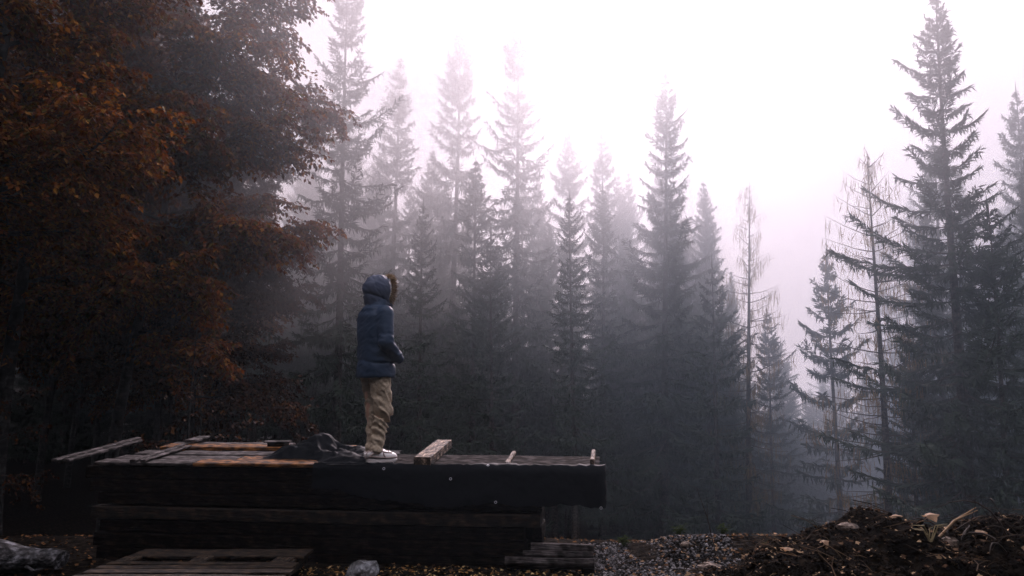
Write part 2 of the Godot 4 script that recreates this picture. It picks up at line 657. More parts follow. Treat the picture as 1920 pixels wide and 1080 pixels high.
func jacket_d(p: Vector3) -> float:
	# half width across, half depth, centre ahead
	var t := table(p.y, [[0.80, 0.222, 0.175, 0.005], [0.90, 0.226, 0.182, 0.005], [1.0, 0.215, 0.168, 0.0], [1.12, 0.215, 0.165, -0.002], [1.28, 0.222, 0.165, -0.012], [1.42, 0.222, 0.152, -0.02], [1.5, 0.18, 0.128, -0.018], [1.56, 0.12, 0.11, -0.005], [1.62, 0.105, 0.105, 0.0]])
	var q := Vector2((p.x - t.z) / t.y, p.z / t.x)
	var d := (q.length() - 1.0) * minf(t.x, t.y) * 0.95
	d = smax(d, maxf(0.825 - p.y, p.y - 1.615), 0.02)
	for s in [-1.0, 1.0]:
		var sh := Vector3(-0.012, 1.455, 0.185 * s)
		var el := Vector3(-0.035 if s > 0.0 else 0.03, 1.165, 0.25 if s > 0.0 else -0.235)
		var wr := Vector3(0.105, 1.04, 0.205 * s)
		var arm := cone_d(p, sh, el, 0.083, 0.07)
		arm = smin(arm, cone_d(p, el, wr, 0.07, 0.06), 0.03)
		arm = smin(arm, cone_d(p, wr, wr + Vector3(0.06, -0.03, -0.03 * s), 0.055, 0.05), 0.03)
		d = smin(d, arm, 0.022)
	if absf(d) < 0.05:
		var low := smoothstep(1.5, 1.0, p.y)
		var band := exp(-pow((p.y - 0.985 + 0.02 * sin(p.z * 9.0 + p.x * 5.0)) / 0.014, 2.0))
		d += 0.008 * band
		d -= 0.0035 * crease(Vector3(p.x * 1.0, p.y * 1.9 + p.z * 0.9, p.z), 3.0) * (0.4 + 0.6 * low)
		d -= 0.002 * crease(Vector3(p.x, p.y * 2.4 - p.z, p.z + 3.0), 7.0)
		if absf(p.z) > 0.19:
			d += 0.0022 * sin(p.y * 75.0 + fold.get_noise_3dv(p * 4.0) * 7.0) * smoothstep(1.4, 1.2, p.y)
	return d


func hood_d(p: Vector3) -> float:
	var back := ball_d(p, Vector3(-0.03, 1.71, 0), Vector3(0.128, 0.148, 0.12))
	var front := ball_d(p, Vector3(0.045, 1.725, 0), Vector3(0.1, 0.136, 0.114))
	var d := smin(back, front, 0.06)
	d = smin(d, cone_d(p, Vector3(-0.015, 1.575, 0), Vector3(0.055, 1.555, 0), 0.108, 0.098), 0.05)
	d = smax(d, -ball_d(p, Vector3(0.17, 1.72, 0), Vector3(0.16, 0.122, 0.095)), 0.02)
	d = smax(d, 1.515 - p.y, 0.03)
	if absf(d) < 0.03:
		# the seam between side and back panels, and the tuck under the back of the head
		var seam := p.x + 0.085 - 0.10 * smoothstep(1.74, 1.58, p.y)
		d += 0.006 * exp(-pow(seam / 0.007, 2.0))
		d += 0.012 * exp(-pow((p.y - 1.615 + p.x * 0.35) / 0.014, 2.0)) * smoothstep(0.08, -0.02, p.x)
		d -= 0.0035 * crease(Vector3(p.x, p.y * 1.6 + p.x, p.z), 6.0)
	return d


func trousers_d(p: Vector3) -> float:
	var d := 1.0
	for s in [1.0, -1.0]:
		var ahead := 0.0 if s > 0.0 else 0.075
		var hip := Vector3(-0.005, 0.92, 0.095 * s)
		var knee := Vector3(0.035 + ahead * 0.6, 0.485, 0.098 * s)
		var ankle := Vector3(-0.03 + ahead, 0.125, 0.098 * s)
		var leg := cone_d(p, hip, knee, 0.114, 0.079)
		leg = smin(leg, cone_d(p, knee, ankle, 0.079, 0.060), 0.05)
		leg = smax(leg, 0.085 - p.y + 0.015 * sin(p.x * 30.0), 0.012)
		if absf(leg) < 0.05:
			var k := exp(-pow((p.y - 0.45) / 0.16, 2.0))
			leg -= (0.007 + 0.012 * k) * crease(Vector3(p.x * 0.7, p.y * 1.5 + p.x * 1.2, p.z + s), 4.4)
			leg -= 0.007 * sin(p.y * 62.0 + p.x * 18.0 + p.z * 6.0) * smoothstep(0.3, 0.12, p.y)
			leg -= 0.005 * crease(p + Vector3(5, 0, 0), 10.0)
		d = smin(d, leg, 0.02)
	return smax(d, p.y - 0.95, 0.02)


func upper_d(p: Vector3) -> float:
	var d := cone_d(p, Vector3(-0.075, 0.075, 0), Vector3(0.03, 0.078, 0), 0.042, 0.046)
	d = smin(d, ball_d(p, Vector3(0.105, 0.056, 0.004), Vector3(0.09, 0.043, 0.049)), 0.035)
	d = smin(d, cone_d(p, Vector3(-0.06, 0.1, 0), Vector3(-0.055, 0.125, 0), 0.043, 0.044), 0.03)
	d = smin(d, cone_d(p, Vector3(0.0, 0.105, 0), Vector3(0.09, 0.083, 0), 0.03, 0.02), 0.02)
	d = smax(d, 0.03 - p.y, 0.008)
	return smax(d, p.y - 0.122 - p.x * 0.25, 0.008)


func sole_d(p: Vector3) -> float:
	var wide := lerpf(0.042, 0.052, smoothstep(-0.06, 0.1, p.x))
	var end := Vector2(maxf(absf(p.x - 0.045) - 0.1, 0.0), p.z)
	var d := end.length() - wide
	var top := 0.036 + 0.012 * smoothstep(0.02, -0.1, p.x) + 0.006 * smoothstep(0.12, 0.2, p.x)
	d = smax(d, maxf(p.y - top, 0.002 + 0.02 * smoothstep(0.13, 0.22, p.x) - p.y), 0.01)
	return d + 0.002 * exp(-pow((p.y - 0.022) / 0.003, 2.0))


func body_d(p: Vector3) -> float:
	var d := ball_d(p, Vector3(0.015, 1.735, 0), Vector3(0.096, 0.112, 0.076))
	d = smin(d, ball_d(p, Vector3(0.06, 1.665, 0), Vector3(0.05, 0.05, 0.052)), 0.04)
	d = smin(d, cone_d(p, Vector3(0.103, 1.735, 0), Vector3(0.124, 1.698, 0), 0.008, 0.014), 0.015)
	d = smin(d, ball_d(p, Vector3(0.104, 1.664, 0), Vector3(0.012, 0.008, 0.024)), 0.01)
	for s in [-1.0, 1.0]:
		d = smax(d, -ball_d(p, Vector3(0.112, 1.733, 0.033 * s), Vector3(0.016, 0.011, 0.018)), 0.012)
		d = smin(d, ball_d(p, Vector3(0.094, 1.733, 0.031 * s), Vector3(0.012, 0.011, 0.012)), 0.003)
		d = smin(d, ball_d(p, Vector3(0.0, 1.72, 0.078 * s), Vector3(0.02, 0.032, 0.01)), 0.008)
		d = smin(d, cone_d(p, Vector3(0, 1.44, 0.16 * s), Vector3(-0.03 if s > 0.0 else 0.03, 1.165, 0.262 if s > 0.0 else -0.23), 0.05, 0.042), 0.05)
		d = smin(d, cone_d(p, Vector3(-0.03 if s > 0.0 else 0.03, 1.165, 0.262 if s > 0.0 else -0.23), Vector3(0.115, 1.045, 0.228 * s), 0.04, 0.03), 0.03)
		d = smin(d, cone_d(p, Vector3(0, 0.92, 0.09 * s), Vector3(0.035, 0.5, 0.097 * s), 0.085, 0.055), 0.05)
		d = smin(d, cone_d(p, Vector3(0.035, 0.5, 0.097 * s), Vector3(-0.02 if s > 0.0 else 0.05, 0.09, 0.098 * s), 0.052, 0.036), 0.04)
	d = smin(d, cone_d(p, Vector3(0, 1.62, 0), Vector3(-0.01, 1.5, 0), 0.055, 0.06), 0.05)
	d = smin(d, ball_d(p, Vector3(-0.01, 1.35, 0), Vector3(0.11, 0.2, 0.17)), 0.06)
	return smin(d, ball_d(p, Vector3(0, 1.0, 0), Vector3(0.11, 0.2, 0.15)), 0.08)


func make_person(at: Vector3, turn: float) -> void:
	fold.seed = 8
	fold.frequency = 1.0
	fold.fractal_octaves = 2
	var t := thing("person", "person in navy hooded parka and khaki trousers standing on the timber stack", "person", at, turn)
	var skin := mat(lin(0.38, 0.22, 0.16), 0.6, 0.4)
	obj("body", nets(body_d, Vector3(-0.25, 0.05, -0.36), Vector3(0.25, 1.9, 0.36), 0.014), skin, t)
	var nylon := mat(lin(0.004, 0.019, 0.048), 0.6, 0.35)
	nylon.normal_enabled = true
	nylon.normal_texture = bump_tex(0.012, 31, 5.0)
	nylon.normal_scale = 0.12
	nylon.uv1_triplanar = true
	nylon.uv1_scale = Vector3(2, 5, 2)
	var jacket := obj("jacket", nets(jacket_d, Vector3(-0.26, 0.80, -0.38), Vector3(0.27, 1.66, 0.38), 0.0095), nylon, t)
	var hood_cloth: StandardMaterial3D = nylon.duplicate()
	hood_cloth.albedo_color = lin(0.026, 0.037, 0.072)
	hood_cloth.roughness = 0.6
	obj("hood", nets(hood_d, Vector3(-0.2, 1.49, -0.17), Vector3(0.2, 1.9, 0.17), 0.008), hood_cloth, t)
	var flap := Geo.new()
	var fp := []
	for i in 7:
		var a := lerpf(-1.1, 1.1, i / 6.0)
		fp.push_back(Vector3(0.045 + cos(a) * 0.105, 0, sin(a) * 0.105))
	for i in 6:
		var up := Vector3(0.018, 0.085, 0)
		var o := Vector3(0.008, 0, 0)
		var y := Vector3(0, 1.515, 0)
		flap.quad(fp[i] + y, fp[i] + y + up, fp[i + 1] + y + up, fp[i + 1] + y)
		flap.quad(fp[i] + y + o, fp[i + 1] + y + o, fp[i + 1] + y + up + o, fp[i] + y + up + o)
		flap.quad(fp[i] + y + up, fp[i] + y + up + o, fp[i + 1] + y + up + o, fp[i + 1] + y + up)
	obj("chin_flap", flap.mesh(), nylon, t)
	var zip := Geo.new()
	zip.tube([Vector3(0.19, 0.84, 0.015), Vector3(0.185, 0.95, 0.015), Vector3(0.17, 1.12, 0.012), Vector3(0.163, 1.3, 0.01), Vector3(0.14, 1.45, 0.01)], [0.006, 0.006, 0.006, 0.006, 0.006], 5)
	obj("zip", zip.mesh(), mat(lin(0.02, 0.02, 0.025), 0.4), t)
	# fur round the opening of the hood
	var fur := Geo.new()
	fur.colored = true
	var r := RandomNumberGenerator.new()
	r.seed = 4
	for i in 4200:
		var a := r.randf() * TAU
		var rim := Vector3(0.108 - 0.03 * cos(a) * 0.0 + r.randf_range(-0.022, 0.022), 1.715 + cos(a) * 0.138, sin(a) * 0.112)
		rim.x += 0.012 * cos(a) + 0.008
		var out := Vector3(r.randf_range(0.1, 1.0), cos(a), sin(a)).normalized()
		out = (out + wander(r, 0.55)).normalized()
		var tone := r.randf()
		fur.tint = Color(0.14, 0.085, 0.045).lerp(Color(0.46, 0.33, 0.2), tone * tone)
		var l := r.randf_range(0.025, 0.06)
		var side := out.cross(wander(r, 1.0)).normalized() * 0.0024
		fur.tri(rim - side, rim + out * l + wander(r, 0.008), rim + side)
	var fm := mat(Color.WHITE, 0.8, 0.2)
	fm.vertex_color_use_as_albedo = true
	obj("fur_trim", fur.mesh(), fm, t)
	var khaki := grained(lin(0.28, 0.22, 0.16), lin(0.40, 0.325, 0.245), 0.05, Vector3(3, 3, 3), 17, 0.85, 2.0)
	khaki.detail_enabled = false
	obj("trousers", nets(trousers_d, Vector3(-0.2, 0.06, -0.25), Vector3(0.24, 0.98, 0.25), 0.01), khaki, t)
	var white := mat(lin(0.62, 0.58, 0.58), 0.5, 0.4)
	var mauve := mat(lin(0.30, 0.235, 0.22), 0.7, 0.3)
	var up := nets(upper_d, Vector3(-0.14, 0.01, -0.07), Vector3(0.22, 0.17, 0.07), 0.006)
	var so := nets(sole_d, Vector3(-0.13, -0.02, -0.08), Vector3(0.24, 0.08, 0.08), 0.006)
	# the darker overlays: strips that follow the upper
	var strips := Geo.new()
	for e in [-1.0, 1.0]:
		for path in [[Vector3(-0.11, 0.05, 0.02), Vector3(-0.06, 0.055, 0.06), Vector3(0.0, 0.05, 0.06), Vector3(0.07, 0.046, 0.06), Vector3(0.14, 0.05, 0.05), Vector3(0.19, 0.05, 0.02)], [Vector3(-0.08, 0.055, 0.06), Vector3(-0.05, 0.085, 0.06), Vector3(0.01, 0.1, 0.05), Vector3(0.045, 0.108, 0.03)], [Vector3(0.07, 0.05, 0.06), Vector3(0.055, 0.078, 0.05), Vector3(0.045, 0.098, 0.035), Vector3(0.1, 0.088, 0.025), Vector3(0.13, 0.075, 0.02)], [Vector3(-0.1, 0.08, 0.03), Vector3(-0.095, 0.11, 0.025), Vector3(-0.06, 0.125, 0.045), Vector3(-0.02, 0.128, 0.045)]]:
			var on := []
			var rad := []
			for q in path:
				var p: Vector3 = q * Vector3(1, 1, e)
				for k in 12:
					var d := upper_d(p)
					var grad := Vector3(upper_d(p + Vector3(0.002, 0, 0)) - d, upper_d(p + Vector3(0, 0.002, 0)) - d, upper_d(p + Vector3(0, 0, 0.002)) - d).normalized()
					p -= grad * d * 0.8
				on.push_back(p)
				rad.push_back(0.0085)
			strips.tube(on, rad, 6)
	var laces := Geo.new()
	for i in 5:
		var s := i / 4.0
		var c := Vector3(lerpf(0.03, 0.1, s), lerpf(0.136, 0.105, s), 0)
		laces.tube([c + Vector3(0, -0.012, -0.024), c + Vector3(0, 0.001, 0), c + Vector3(0, -0.012, 0.024)], [0.0035, 0.004, 0.0035], 5)
	for s in [1.0, -1.0]:
		var shoe := Node3D.new()
		shoe.name = "shoe" if s > 0.0 else "shoe_001"
		shoe.position = Vector3(-0.02 if s > 0.0 else 0.085, 0, 0.1 * s)
		shoe.rotation.y = -0.16 * s - 0.1
		shoe.scale = Vector3(1.06, 1.06, 1.06)
		t.add_child(shoe)
		obj("upper", up, white, shoe)
		obj("sole", so, mat(lin(0.55, 0.5, 0.5), 0.6, 0.3), shoe)
		obj("overlay", strips.mesh(), mauve, shoe)
		obj("lace", laces.mesh(), white, shoe)


func _ready() -> void:
	# ------------------------------------------------ camera, sky, sun, air
	var cam := Camera3D.new()
	cam.name = "camera"
	cam.position = Vector3(0, 1.55, 0)
	cam.rotation_degrees.x = 8.49
	cam.fov = 42.0
	cam.near = 0.05
	cam.far = 2000.0
	add_child(cam)
	cam.current = true
	# the sun stands behind the fog, in front of the camera and just above the frame; the fog round it is brightest
	var to_sun := Vector3(0.14, 0.5, -0.88).normalized()
	var sky_tone := Color(1.0, 0.87, 0.955)
	var air := Image.create_empty(256, 128, false, Image.FORMAT_RGBF)
	for py in 128:
		var up := (0.5 - (py + 0.5) / 128.0) * PI
		for px in 256:
			var round_ := ((px + 0.5) / 256.0 - 0.5) * TAU
			var d := Vector3(sin(round_) * cos(up), sin(up), -cos(round_) * cos(up))
			var glow := 0.5 * exp(-pow(d.angle_to(to_sun) / 0.8, 2.0))
			air.set_pixel(px, py, Color(0.086, 0.092, 0.105) + sky_tone * glow)
	var sky_mat := PanoramaSkyMaterial.new()
	sky_mat.panorama = ImageTexture.create_from_image(air)
	var sky := Sky.new()
	sky.sky_material = sky_mat
	var env := Environment.new()
	env.background_mode = Environment.BG_SKY
	env.sky = sky
	env.tonemap_mode = Environment.TONE_MAPPER_LINEAR
	env.tonemap_exposure = 8.5
	env.sdfgi_enabled = true
	env.ssao_enabled = true
	env.ssil_enabled = true
	env.volumetric_fog_enabled = true
	env.volumetric_fog_density = FOG_DENSITY
	env.volumetric_fog_albedo = lin(0.72, 0.87, 1.0)
	env.volumetric_fog_anisotropy = FOG_FORWARD
	env.volumetric_fog_length = 200.0
	env.volumetric_fog_ambient_inject = 1.0
	var we := WorldEnvironment.new()
	we.name = "environment"
	we.environment = env
	add_child(we)
	var sun := DirectionalLight3D.new()
	sun.name = "sun"
	sun.light_color = Color(1.0, 0.915, 0.945)
	sun.light_energy = 1.6
	sun.light_angular_distance = 12.0
	sun.shadow_enabled = true
	sun.sky_mode = DirectionalLight3D.SKY_MODE_LIGHT_ONLY
	add_child(sun)
	sun.look_at_from_position(Vector3.ZERO, -to_sun)

	bumps.seed = 5
	bumps.frequency = 0.03
	rng.seed = 11

	# ------------------------------------------------ materials
	bark = grained(lin(0.035, 0.03, 0.027), lin(0.10, 0.085, 0.075), 0.03, Vector3(2.0, 0.5, 2.0), 3, 0.95, 8.0)
	twig_wood = mat(lin(0.05, 0.042, 0.036), 0.95, 0.2)
	var needles := mat(lin(0.028, 0.042, 0.03), 0.8, 0.25)
	var larch_twigs := mat(lin(0.12, 0.085, 0.045), 0.9, 0.2)
	larch_twigs.backlight_enabled = true
	larch_twigs.backlight = lin(0.1, 0.07, 0.03)
	var soil := grained(lin(0.006, 0.005, 0.004), lin(0.026, 0.02, 0.015), 0.02, Vector3(2.3, 2.3, 2.3), 9, 1.0, 8.0, 0.05)

	beech_bark = grained(lin(0.012, 0.012, 0.012), lin(0.055, 0.055, 0.055), 0.02, Vector3(1.5, 0.5, 1.5), 13, 0.9, 4.0)
	leaf_mat = mat(lin(0.85, 0.82, 0.82), 0.75, 0.2)
	leaf_mat.vertex_color_use_as_albedo = true
	leaf_mat.backlight_enabled = true
	leaf_mat.backlight = Color(0.8, 0.75, 0.7)

	# leaf material with shade put into its colour, for the lower beeches
	var shaded_leaf: StandardMaterial3D = leaf_mat.duplicate()
	shaded_leaf.albedo_color = lin(0.24, 0.2, 0.22)
	shaded_leaf.backlight = Color(0.4, 0.36, 0.34)

	# ------------------------------------------------ ground
	var g := Geo.new()
	var xs := []
	var zs := []
	for i in 121:
		var t := (i - 60) / 60.0
		xs.push_back(signf(t) * (absf(t) * 18.0 + pow(absf(t), 4.0) * 100.0))
		zs.push_back(-8.0 + signf(t) * (absf(t) * 18.0 + pow(absf(t), 4.0) * 100.0))
	for i in 120:
		for j in 120:
			var a := Vector3(xs[i], land(xs[i], zs[j]), zs[j])
			var b := Vector3(xs[i + 1], land(xs[i + 1], zs[j]), zs[j])
			var d := Vector3(xs[i + 1], land(xs[i + 1], zs[j + 1]), zs[j + 1])
			var e := Vector3(xs[i], land(xs[i], zs[j + 1]), zs[j + 1])
			g.quad(a, b, d, e)
	struct("ground", g.mesh(), soil)

	# ------------------------------------------------ the fog thickens upwards: banks that overlap, sinking away from the clearing
	# [height and distance of the near lower edge, slope, thickness, density]
	for layer in [[6.2, 6.5, 0.17, 18.0, 0.012], [7.5, 9.0, 0.12, 15.0, 0.019], [9.5, 13.0, 0.05, 11.0, 0.026], [11.5, 16.0, 0.0, 9.0, 0.018]]:
		var fog := FogVolume.new()
		fog.name = numbered("fog_bank")
		fog.shape = RenderingServer.FOG_VOLUME_SHAPE_BOX
		fog.size = Vector3(280, layer[3], 110)
		fog.basis = Basis(Vector3.RIGHT, -layer[2])
		fog.position = Vector3(0, layer[0], -layer[1]) + fog.basis * Vector3(0, layer[3] / 2.0, -55.0)
		var fm := FogMaterial.new()
		fm.density = layer[4]
		fm.albedo = lin(0.95, 0.93, 0.95)
		fog.material = fm
		tag(fog, "", "", "", "stuff")
		add_child(fog)

	# thicker wisps between the trees: place, half size, density, tone
	var wisps := [[Vector3(-5.0, 9.5, -16), Vector3(5.5, 6.5, 5.5), 0.012, Vector3(0.95, 0.92, 0.95)], [Vector3(-5.4, 9.0, -17), Vector3(4.2, 5.2, 4.6), 0.012, Vector3(0.95, 0.92, 0.95)], [Vector3(-4.6, 10.5, -16.5), Vector3(6.8, 8.0, 6.4), 0.010, Vector3(0.95, 0.92, 0.95)], [Vector3(1.0, 5.0, -37), Vector3(17, 4.5, 8), 0.004, Vector3(0.93, 0.94, 1.0)]]
	for k in 8:
		var grow := 0.5 + 0.15 * k
		wisps.push_back([Vector3(23.5 - 0.5 * k + 0.8 * sin(k * 2.3), 4.6 + 0.6 * cos(k * 1.7), -27.0 + 0.6 * sin(k * 4.1)), Vector3(14.0, 8.5, 11.5) * grow, 0.0042, Vector3(0.68, 0.83, 1.0)])
	for w in wisps:
		var fog := FogVolume.new()
		fog.name = numbered("fog_wisp")
		fog.shape = RenderingServer.FOG_VOLUME_SHAPE_ELLIPSOID
		fog.size = w[1] * 2.0
		fog.position = w[0]
		var fm := FogMaterial.new()
		fm.density = w[2]
		fm.albedo = lin(w[3].x, w[3].y, w[3].z)
		fog.material = fm
		tag(fog, "", "", "", "stuff")
		add_child(fog)

	# ------------------------------------------------ conifers
	var k_full := spruce_kit(21, 22.0, 3.5, 0.08, 0.9, 3.6, 0.9, 1.0, 0.8)
	var k_tall := spruce_kit(22, 24.0, 2.6, 0.3, 1.1, 1.8, 0.8)
	var k_slim := spruce_kit(23, 22.0, 1.85, 0.3, 1.1, 1.8, 0.8)
	var k_dense := spruce_kit(24, 16.0, 2.7, 0.05, 0.8, 2.6, 0.85)
	var k_young := spruce_kit(25, 12.0, 2.0, 0.05, 0.6, 2.2, 0.9)
	var k_comb := spruce_kit(26, 22.0, 2.5, 0.2, 1.2, 1.9, 0.8, 1.6)
	var k_larch := larch_kit(27, 18.0, 3.0, 0.3)
	var k_larch_b := larch_kit(28, 18.0, 2.4, 0.25)
	for k in [k_full, k_tall, k_slim, k_dense, k_young, k_comb]:
		k.needles = needles
	k_larch.needles = larch_twigs
	k_larch_b.needles = larch_twigs
	var stand := "conifers standing in the fog"
	# [kit, name, x, z, height of the top above the camera's ground, turn, lean, label]
	var rows := [
		[k_tall, "spruce_tree", -5.62, -24.0, 16.6, 0.3, 0.0, "tall spruce just right of the orange beeches, its top cut by the frame"],
		[k_slim, "spruce_tree", -5.38, -34.0, 17.8, 1.3, 0.0, "slim pale spruce with drooping top, right of the cut-off tall one"],
		[k_comb, "spruce_tree", -2.67, -36.0, 20.5, 2.3, 0.0, "foggy spruce left of the highest central one, nearly as high"],
		[k_tall, "spruce_tree", 0.26, -34.0, 20.6, 3.3, 0.0, "highest spruce of the middle group, straight above the stack's right part"],
		[k_comb, "spruce_tree", 3.12, -40.0, 16.5, 4.3, 0.0, "lower faint spruce just right of the highest central spruce"],
		[k_slim, "spruce_tree", 5.05, -40.0, 16.8, 5.3, 0.0, "thin spire-topped spruce halfway between the two big central spruces"],
		[k_comb, "spruce_tree", 6.17, -42.0, 14.4, 0.8, 0.0, "faint short spruce touching the left side of the dense conical one"],
		[k_full, "spruce_tree", 6.92, -32.0, 16.2, 1.8, 0.02, "dense conical spruce standing alone against the white sky right of centre"],
		[k_full, "spruce_tree", 9.46, -36.0, 10.9, 2.8, 0.02, "low spruce behind the right flank of the dense conical spruce"],
		[k_larch_b, "larch_tree", 9.69, -30.0, 10.5, 3.8, 0.02, "faint fuzzy larch in the gap right of the conical spruce"],
		[k_young, "spruce_tree", 11.96, -28.0, 7.2, 4.8, 0.02, "small spruce below the white gap, left of the leaning larch"],
		[k_larch, "larch_tree", 10.88, -22.0, 9.0, 5.8, 0.035, "bare larch with hanging twigs and a slanting trunk at the right"],
		[k_full, "spruce_tree", 12.17, -20.0, 13.1, 0.2, 0.03, "biggest spruce at the right, its tip at the top of the frame"],
		[k_full, "spruce_tree", 16.96, -24.0, 11.9, 1.2, 0.02, "spruce cut by the right edge of the frame"],
		[k_comb, "spruce_tree", -7.26, -38.0, 13.2, 2.2, 0.0, "blurred spruce behind the beech twigs left of the slim pale spruce"],
		[k_comb, "spruce_tree", -4.94, -42.0, 13.4, 3.2, 0.0, "dim spruce filling the gap right above the person's hood"],
		[k_dense, "spruce_tree", -0.87, -30.0, 8.2, 4.2, 0.0, "dark bushy spruce low in front of the highest central spruce"],
		[k_comb, "spruce_tree", 1.61, -44.0, 13.0, 5.2, 0.0, "dim spruce in the second row right of the bushy dark one"],
		[k_young, "spruce_tree", 7.85, -29.0, 6.8, 0.6, 0.02, "dark young spruce low in front of the conical spruce's right side"],
		[k_dense, "spruce_tree", 12.36, -19.0, 6.6, 1.6, 0.02, "dark bushy spruce filling the foot of the biggest right spruce"],
		[k_dense, "spruce_tree", 11.62, -22.0, 3.9, 2.6, 0.02, "low dark spruce between the larch's foot and the biggest right spruce"],
		[k_tall, "spruce_tree", 2.3, -29.0, 9.6, 1.1, 0.0, "bare-trunked spruce with a dark crown below the thin spire-topped one"],
		[k_slim, "spruce_tree", -3.4, -28.0, 9.0, 4.4, 0.0, "narrow dark spruce close behind the person to the right"],
	]
	rows.append_array([
		[k_full, "spruce_tree", 15.2, -21.5, 8.6, 3.4, 0.02, "dark broad spruce between the biggest right spruce and the frame's edge"],
		[k_comb, "spruce_tree", 14.6, -25.0, 10.6, 1.9, 0.02, "hazy spruce just right of the biggest right spruce, its tip lower"],
		[k_comb, "spruce_tree", 17.2, -28.0, 10.2, 0.5, 0.02, "faint spruce behind the one cut by the right edge"],
		[k_full, "spruce_tree", 13.6, -24.0, 8.0, 5.5, 0.0, "broad dim spruce just behind the biggest right spruce, half its height"],
		[k_dense, "spruce_tree", 11.6, -34.0, 5.6, 2.4, 0.02, "low hazy spruce under the faint fuzzy larch"],
		[k_comb, "spruce_tree", -1.6, -32.0, 12.0, 0.9, 0.0, "dim spruce between the two tall spruces left of the picture's middle"],
		[k_comb, "spruce_tree", 4.1, -33.0, 11.0, 2.9, 0.0, "dim spruce in front of the thin spire-topped one"],
	])
	var r_stand := RandomNumberGenerator.new()
	r_stand.seed = 5
	for t in rows:
		plant_tree(t[0], t[1], t[7], t[2], t[3], t[4], t[5], Vector2(t[6] + r_stand.randf_range(-0.012, 0.012), r_stand.randf_range(-0.02, 0.02)), stand, r_stand.randf_range(0.86, 1.16))

	# the wood that goes on round the clearing, as one mass; the unseen ring behind is added and thinned to shape the light
	var woods := [[], [], []]
	var r := RandomNumberGenerator.new()
	r.seed = 77
	for i in 410:
		var far := i < 280
		var a := r.randf_range(-0.8, 0.8) if far else r.randf_range(2.5, TAU - 1.2) if i % 6 else r.randf_range(1.5, 2.5)
		var d := r.randf_range(43.0, 74.0) if far else r.randf_range(11.0, 34.0)
		var x := sin(a) * d
		var z := -cos(a) * d
		var s := r.randf_range(0.45, 0.8) if far else r.randf_range(0.85, 1.2)
		var w := 1.4 if far else 1.5
		woods[0 if far else 1].push_back(Transform3D(Basis(Vector3.UP, r.randf() * TAU).scaled(Vector3(s * w, s, s * w)), Vector3(x, land(x, z) - 0.2, z)))
	for i in 130:
		var a := r.randf_range(-0.42, 0.29) if i < 104 else r.randf_range(0.46, 0.75)
		var d := r.randf_range(37.0, 58.0)
		var x := sin(a) * d
		var z := -cos(a) * d
		var s := r.randf_range(0.6, 0.98)
		var fat := s * r.randf_range(0.7, 1.2)
		woods[2].push_back(Transform3D(Basis(Vector3.FORWARD, r.randf_range(-0.03, 0.03)) * Basis(Vector3.UP, r.randf() * TAU).scaled(Vector3(fat, s, fat)), Vector3(x, land(x, z) - 0.2, z)))
	for k in 3:
		for part in ["trunk", "limbs", "crown"]:
			var mm := MultiMesh.new()
			mm.transform_format = MultiMesh.TRANSFORM_3D
			mm.mesh = [k_dense, k_full, k_comb][k][part]
			mm.instance_count = woods[k].size()
			for i in woods[k].size():
				mm.set_instance_transform(i, woods[k][i])
			var mi := MultiMeshInstance3D.new()
			mi.name = numbered("forest")
			mi.multimesh = mm
			mi.material_override = bark if part == "trunk" else twig_wood if part == "limbs" else needles
			tag(mi, "", "", "", "stuff")
			add_child(mi)

	# ------------------------------------------------ beeches in autumn leaf
	var many := {"kids": [0, 11.0, 11.0], "leaves": 52.0, "bare": 0.08, "leaf": 0.075, "droop": 1.0, "lift": 0.02, "warm": 0.8, "top": 0.6}
	var kit_near := beech_kit(41, [Vector3(0, -0.4, 0), Vector3(0.1, 2.5, 0), Vector3(0.0, 5, 0.1), Vector3(0.3, 9.5, 0)], 0.15, 0.4, 2.9, 30, many)
	var finer := {"kids": [0, 9.0, 10.0], "leaves": 40.0, "bare": 0.08, "leaf": 0.1, "droop": 1.3, "lift": -0.02, "warm": 1.0, "top": 0.85}
	var kit_far := beech_kit(42, [Vector3(0, -0.6, 0), Vector3(0.15, 3, 0), Vector3(0.55, 5.9, 0), Vector3(0.85, 7.0, 0.1), Vector3(0.95, 8.2, 0.2), Vector3(1.3, 12.5, 0)], 0.15, 0.43, 3.4, 30, finer)
	var sparse := {"kids": [0, 6.0, 6.0], "leaves": 26.0, "bare": 0.2, "leaf": 0.07, "droop": 1.0, "lift": 0.0, "warm": 0.7, "top": 0.55}
	var kit_young := beech_kit(43, [Vector3(0, -0.3, 0), Vector3(0.12, 1.2, 0), Vector3(0.42, 2.6, 0.05), Vector3(0.55, 4.2, 0)], 0.035, 0.22, 1.5, 14, sparse)
	plant_beech(kit_near, "beech_tree", "nearest orange-leaved beech at the left edge, hiding the sky", Vector3(-6.75, land(-6.75, -9.3), -9.3), 0.4, 1.0)
	plant_beech(kit_far, "beech_tree", "hazy brown beech right of the nearest orange one, fading into the fog", Vector3(-7.95, land(-7.95, -15.0), -15.0), 0.0, 1.0)
	plant_beech(kit_near, "beech_tree", "dark beech close behind the nearest orange one at the left edge", Vector3(-8.3, land(-8.3, -12.4), -12.4), 2.2, 1.05)
	plant_beech(kit_far, "beech_tree", "beech deep in the shade behind the nearest beech, mostly hidden", Vector3(-11.2, land(-11.2, -16.5), -16.5), 1.2, 1.0, shaded_leaf)
	plant_beech(kit_far, "beech_tree", "farthest beech, its leaf colour darkened as shade, behind the hazy one, left of the tall cut-off spruce", Vector3(-8.2, land(-8.2, -19.5), -19.5), 2.0, 0.95, shaded_leaf)
	plant_beech(kit_young, "beech_sapling", "thin-stemmed beech sapling rising behind the tarpaulin heap", Vector3(-3.9, land(-3.9, -11.8), -11.8), 0.0, 0.7, shaded_leaf)
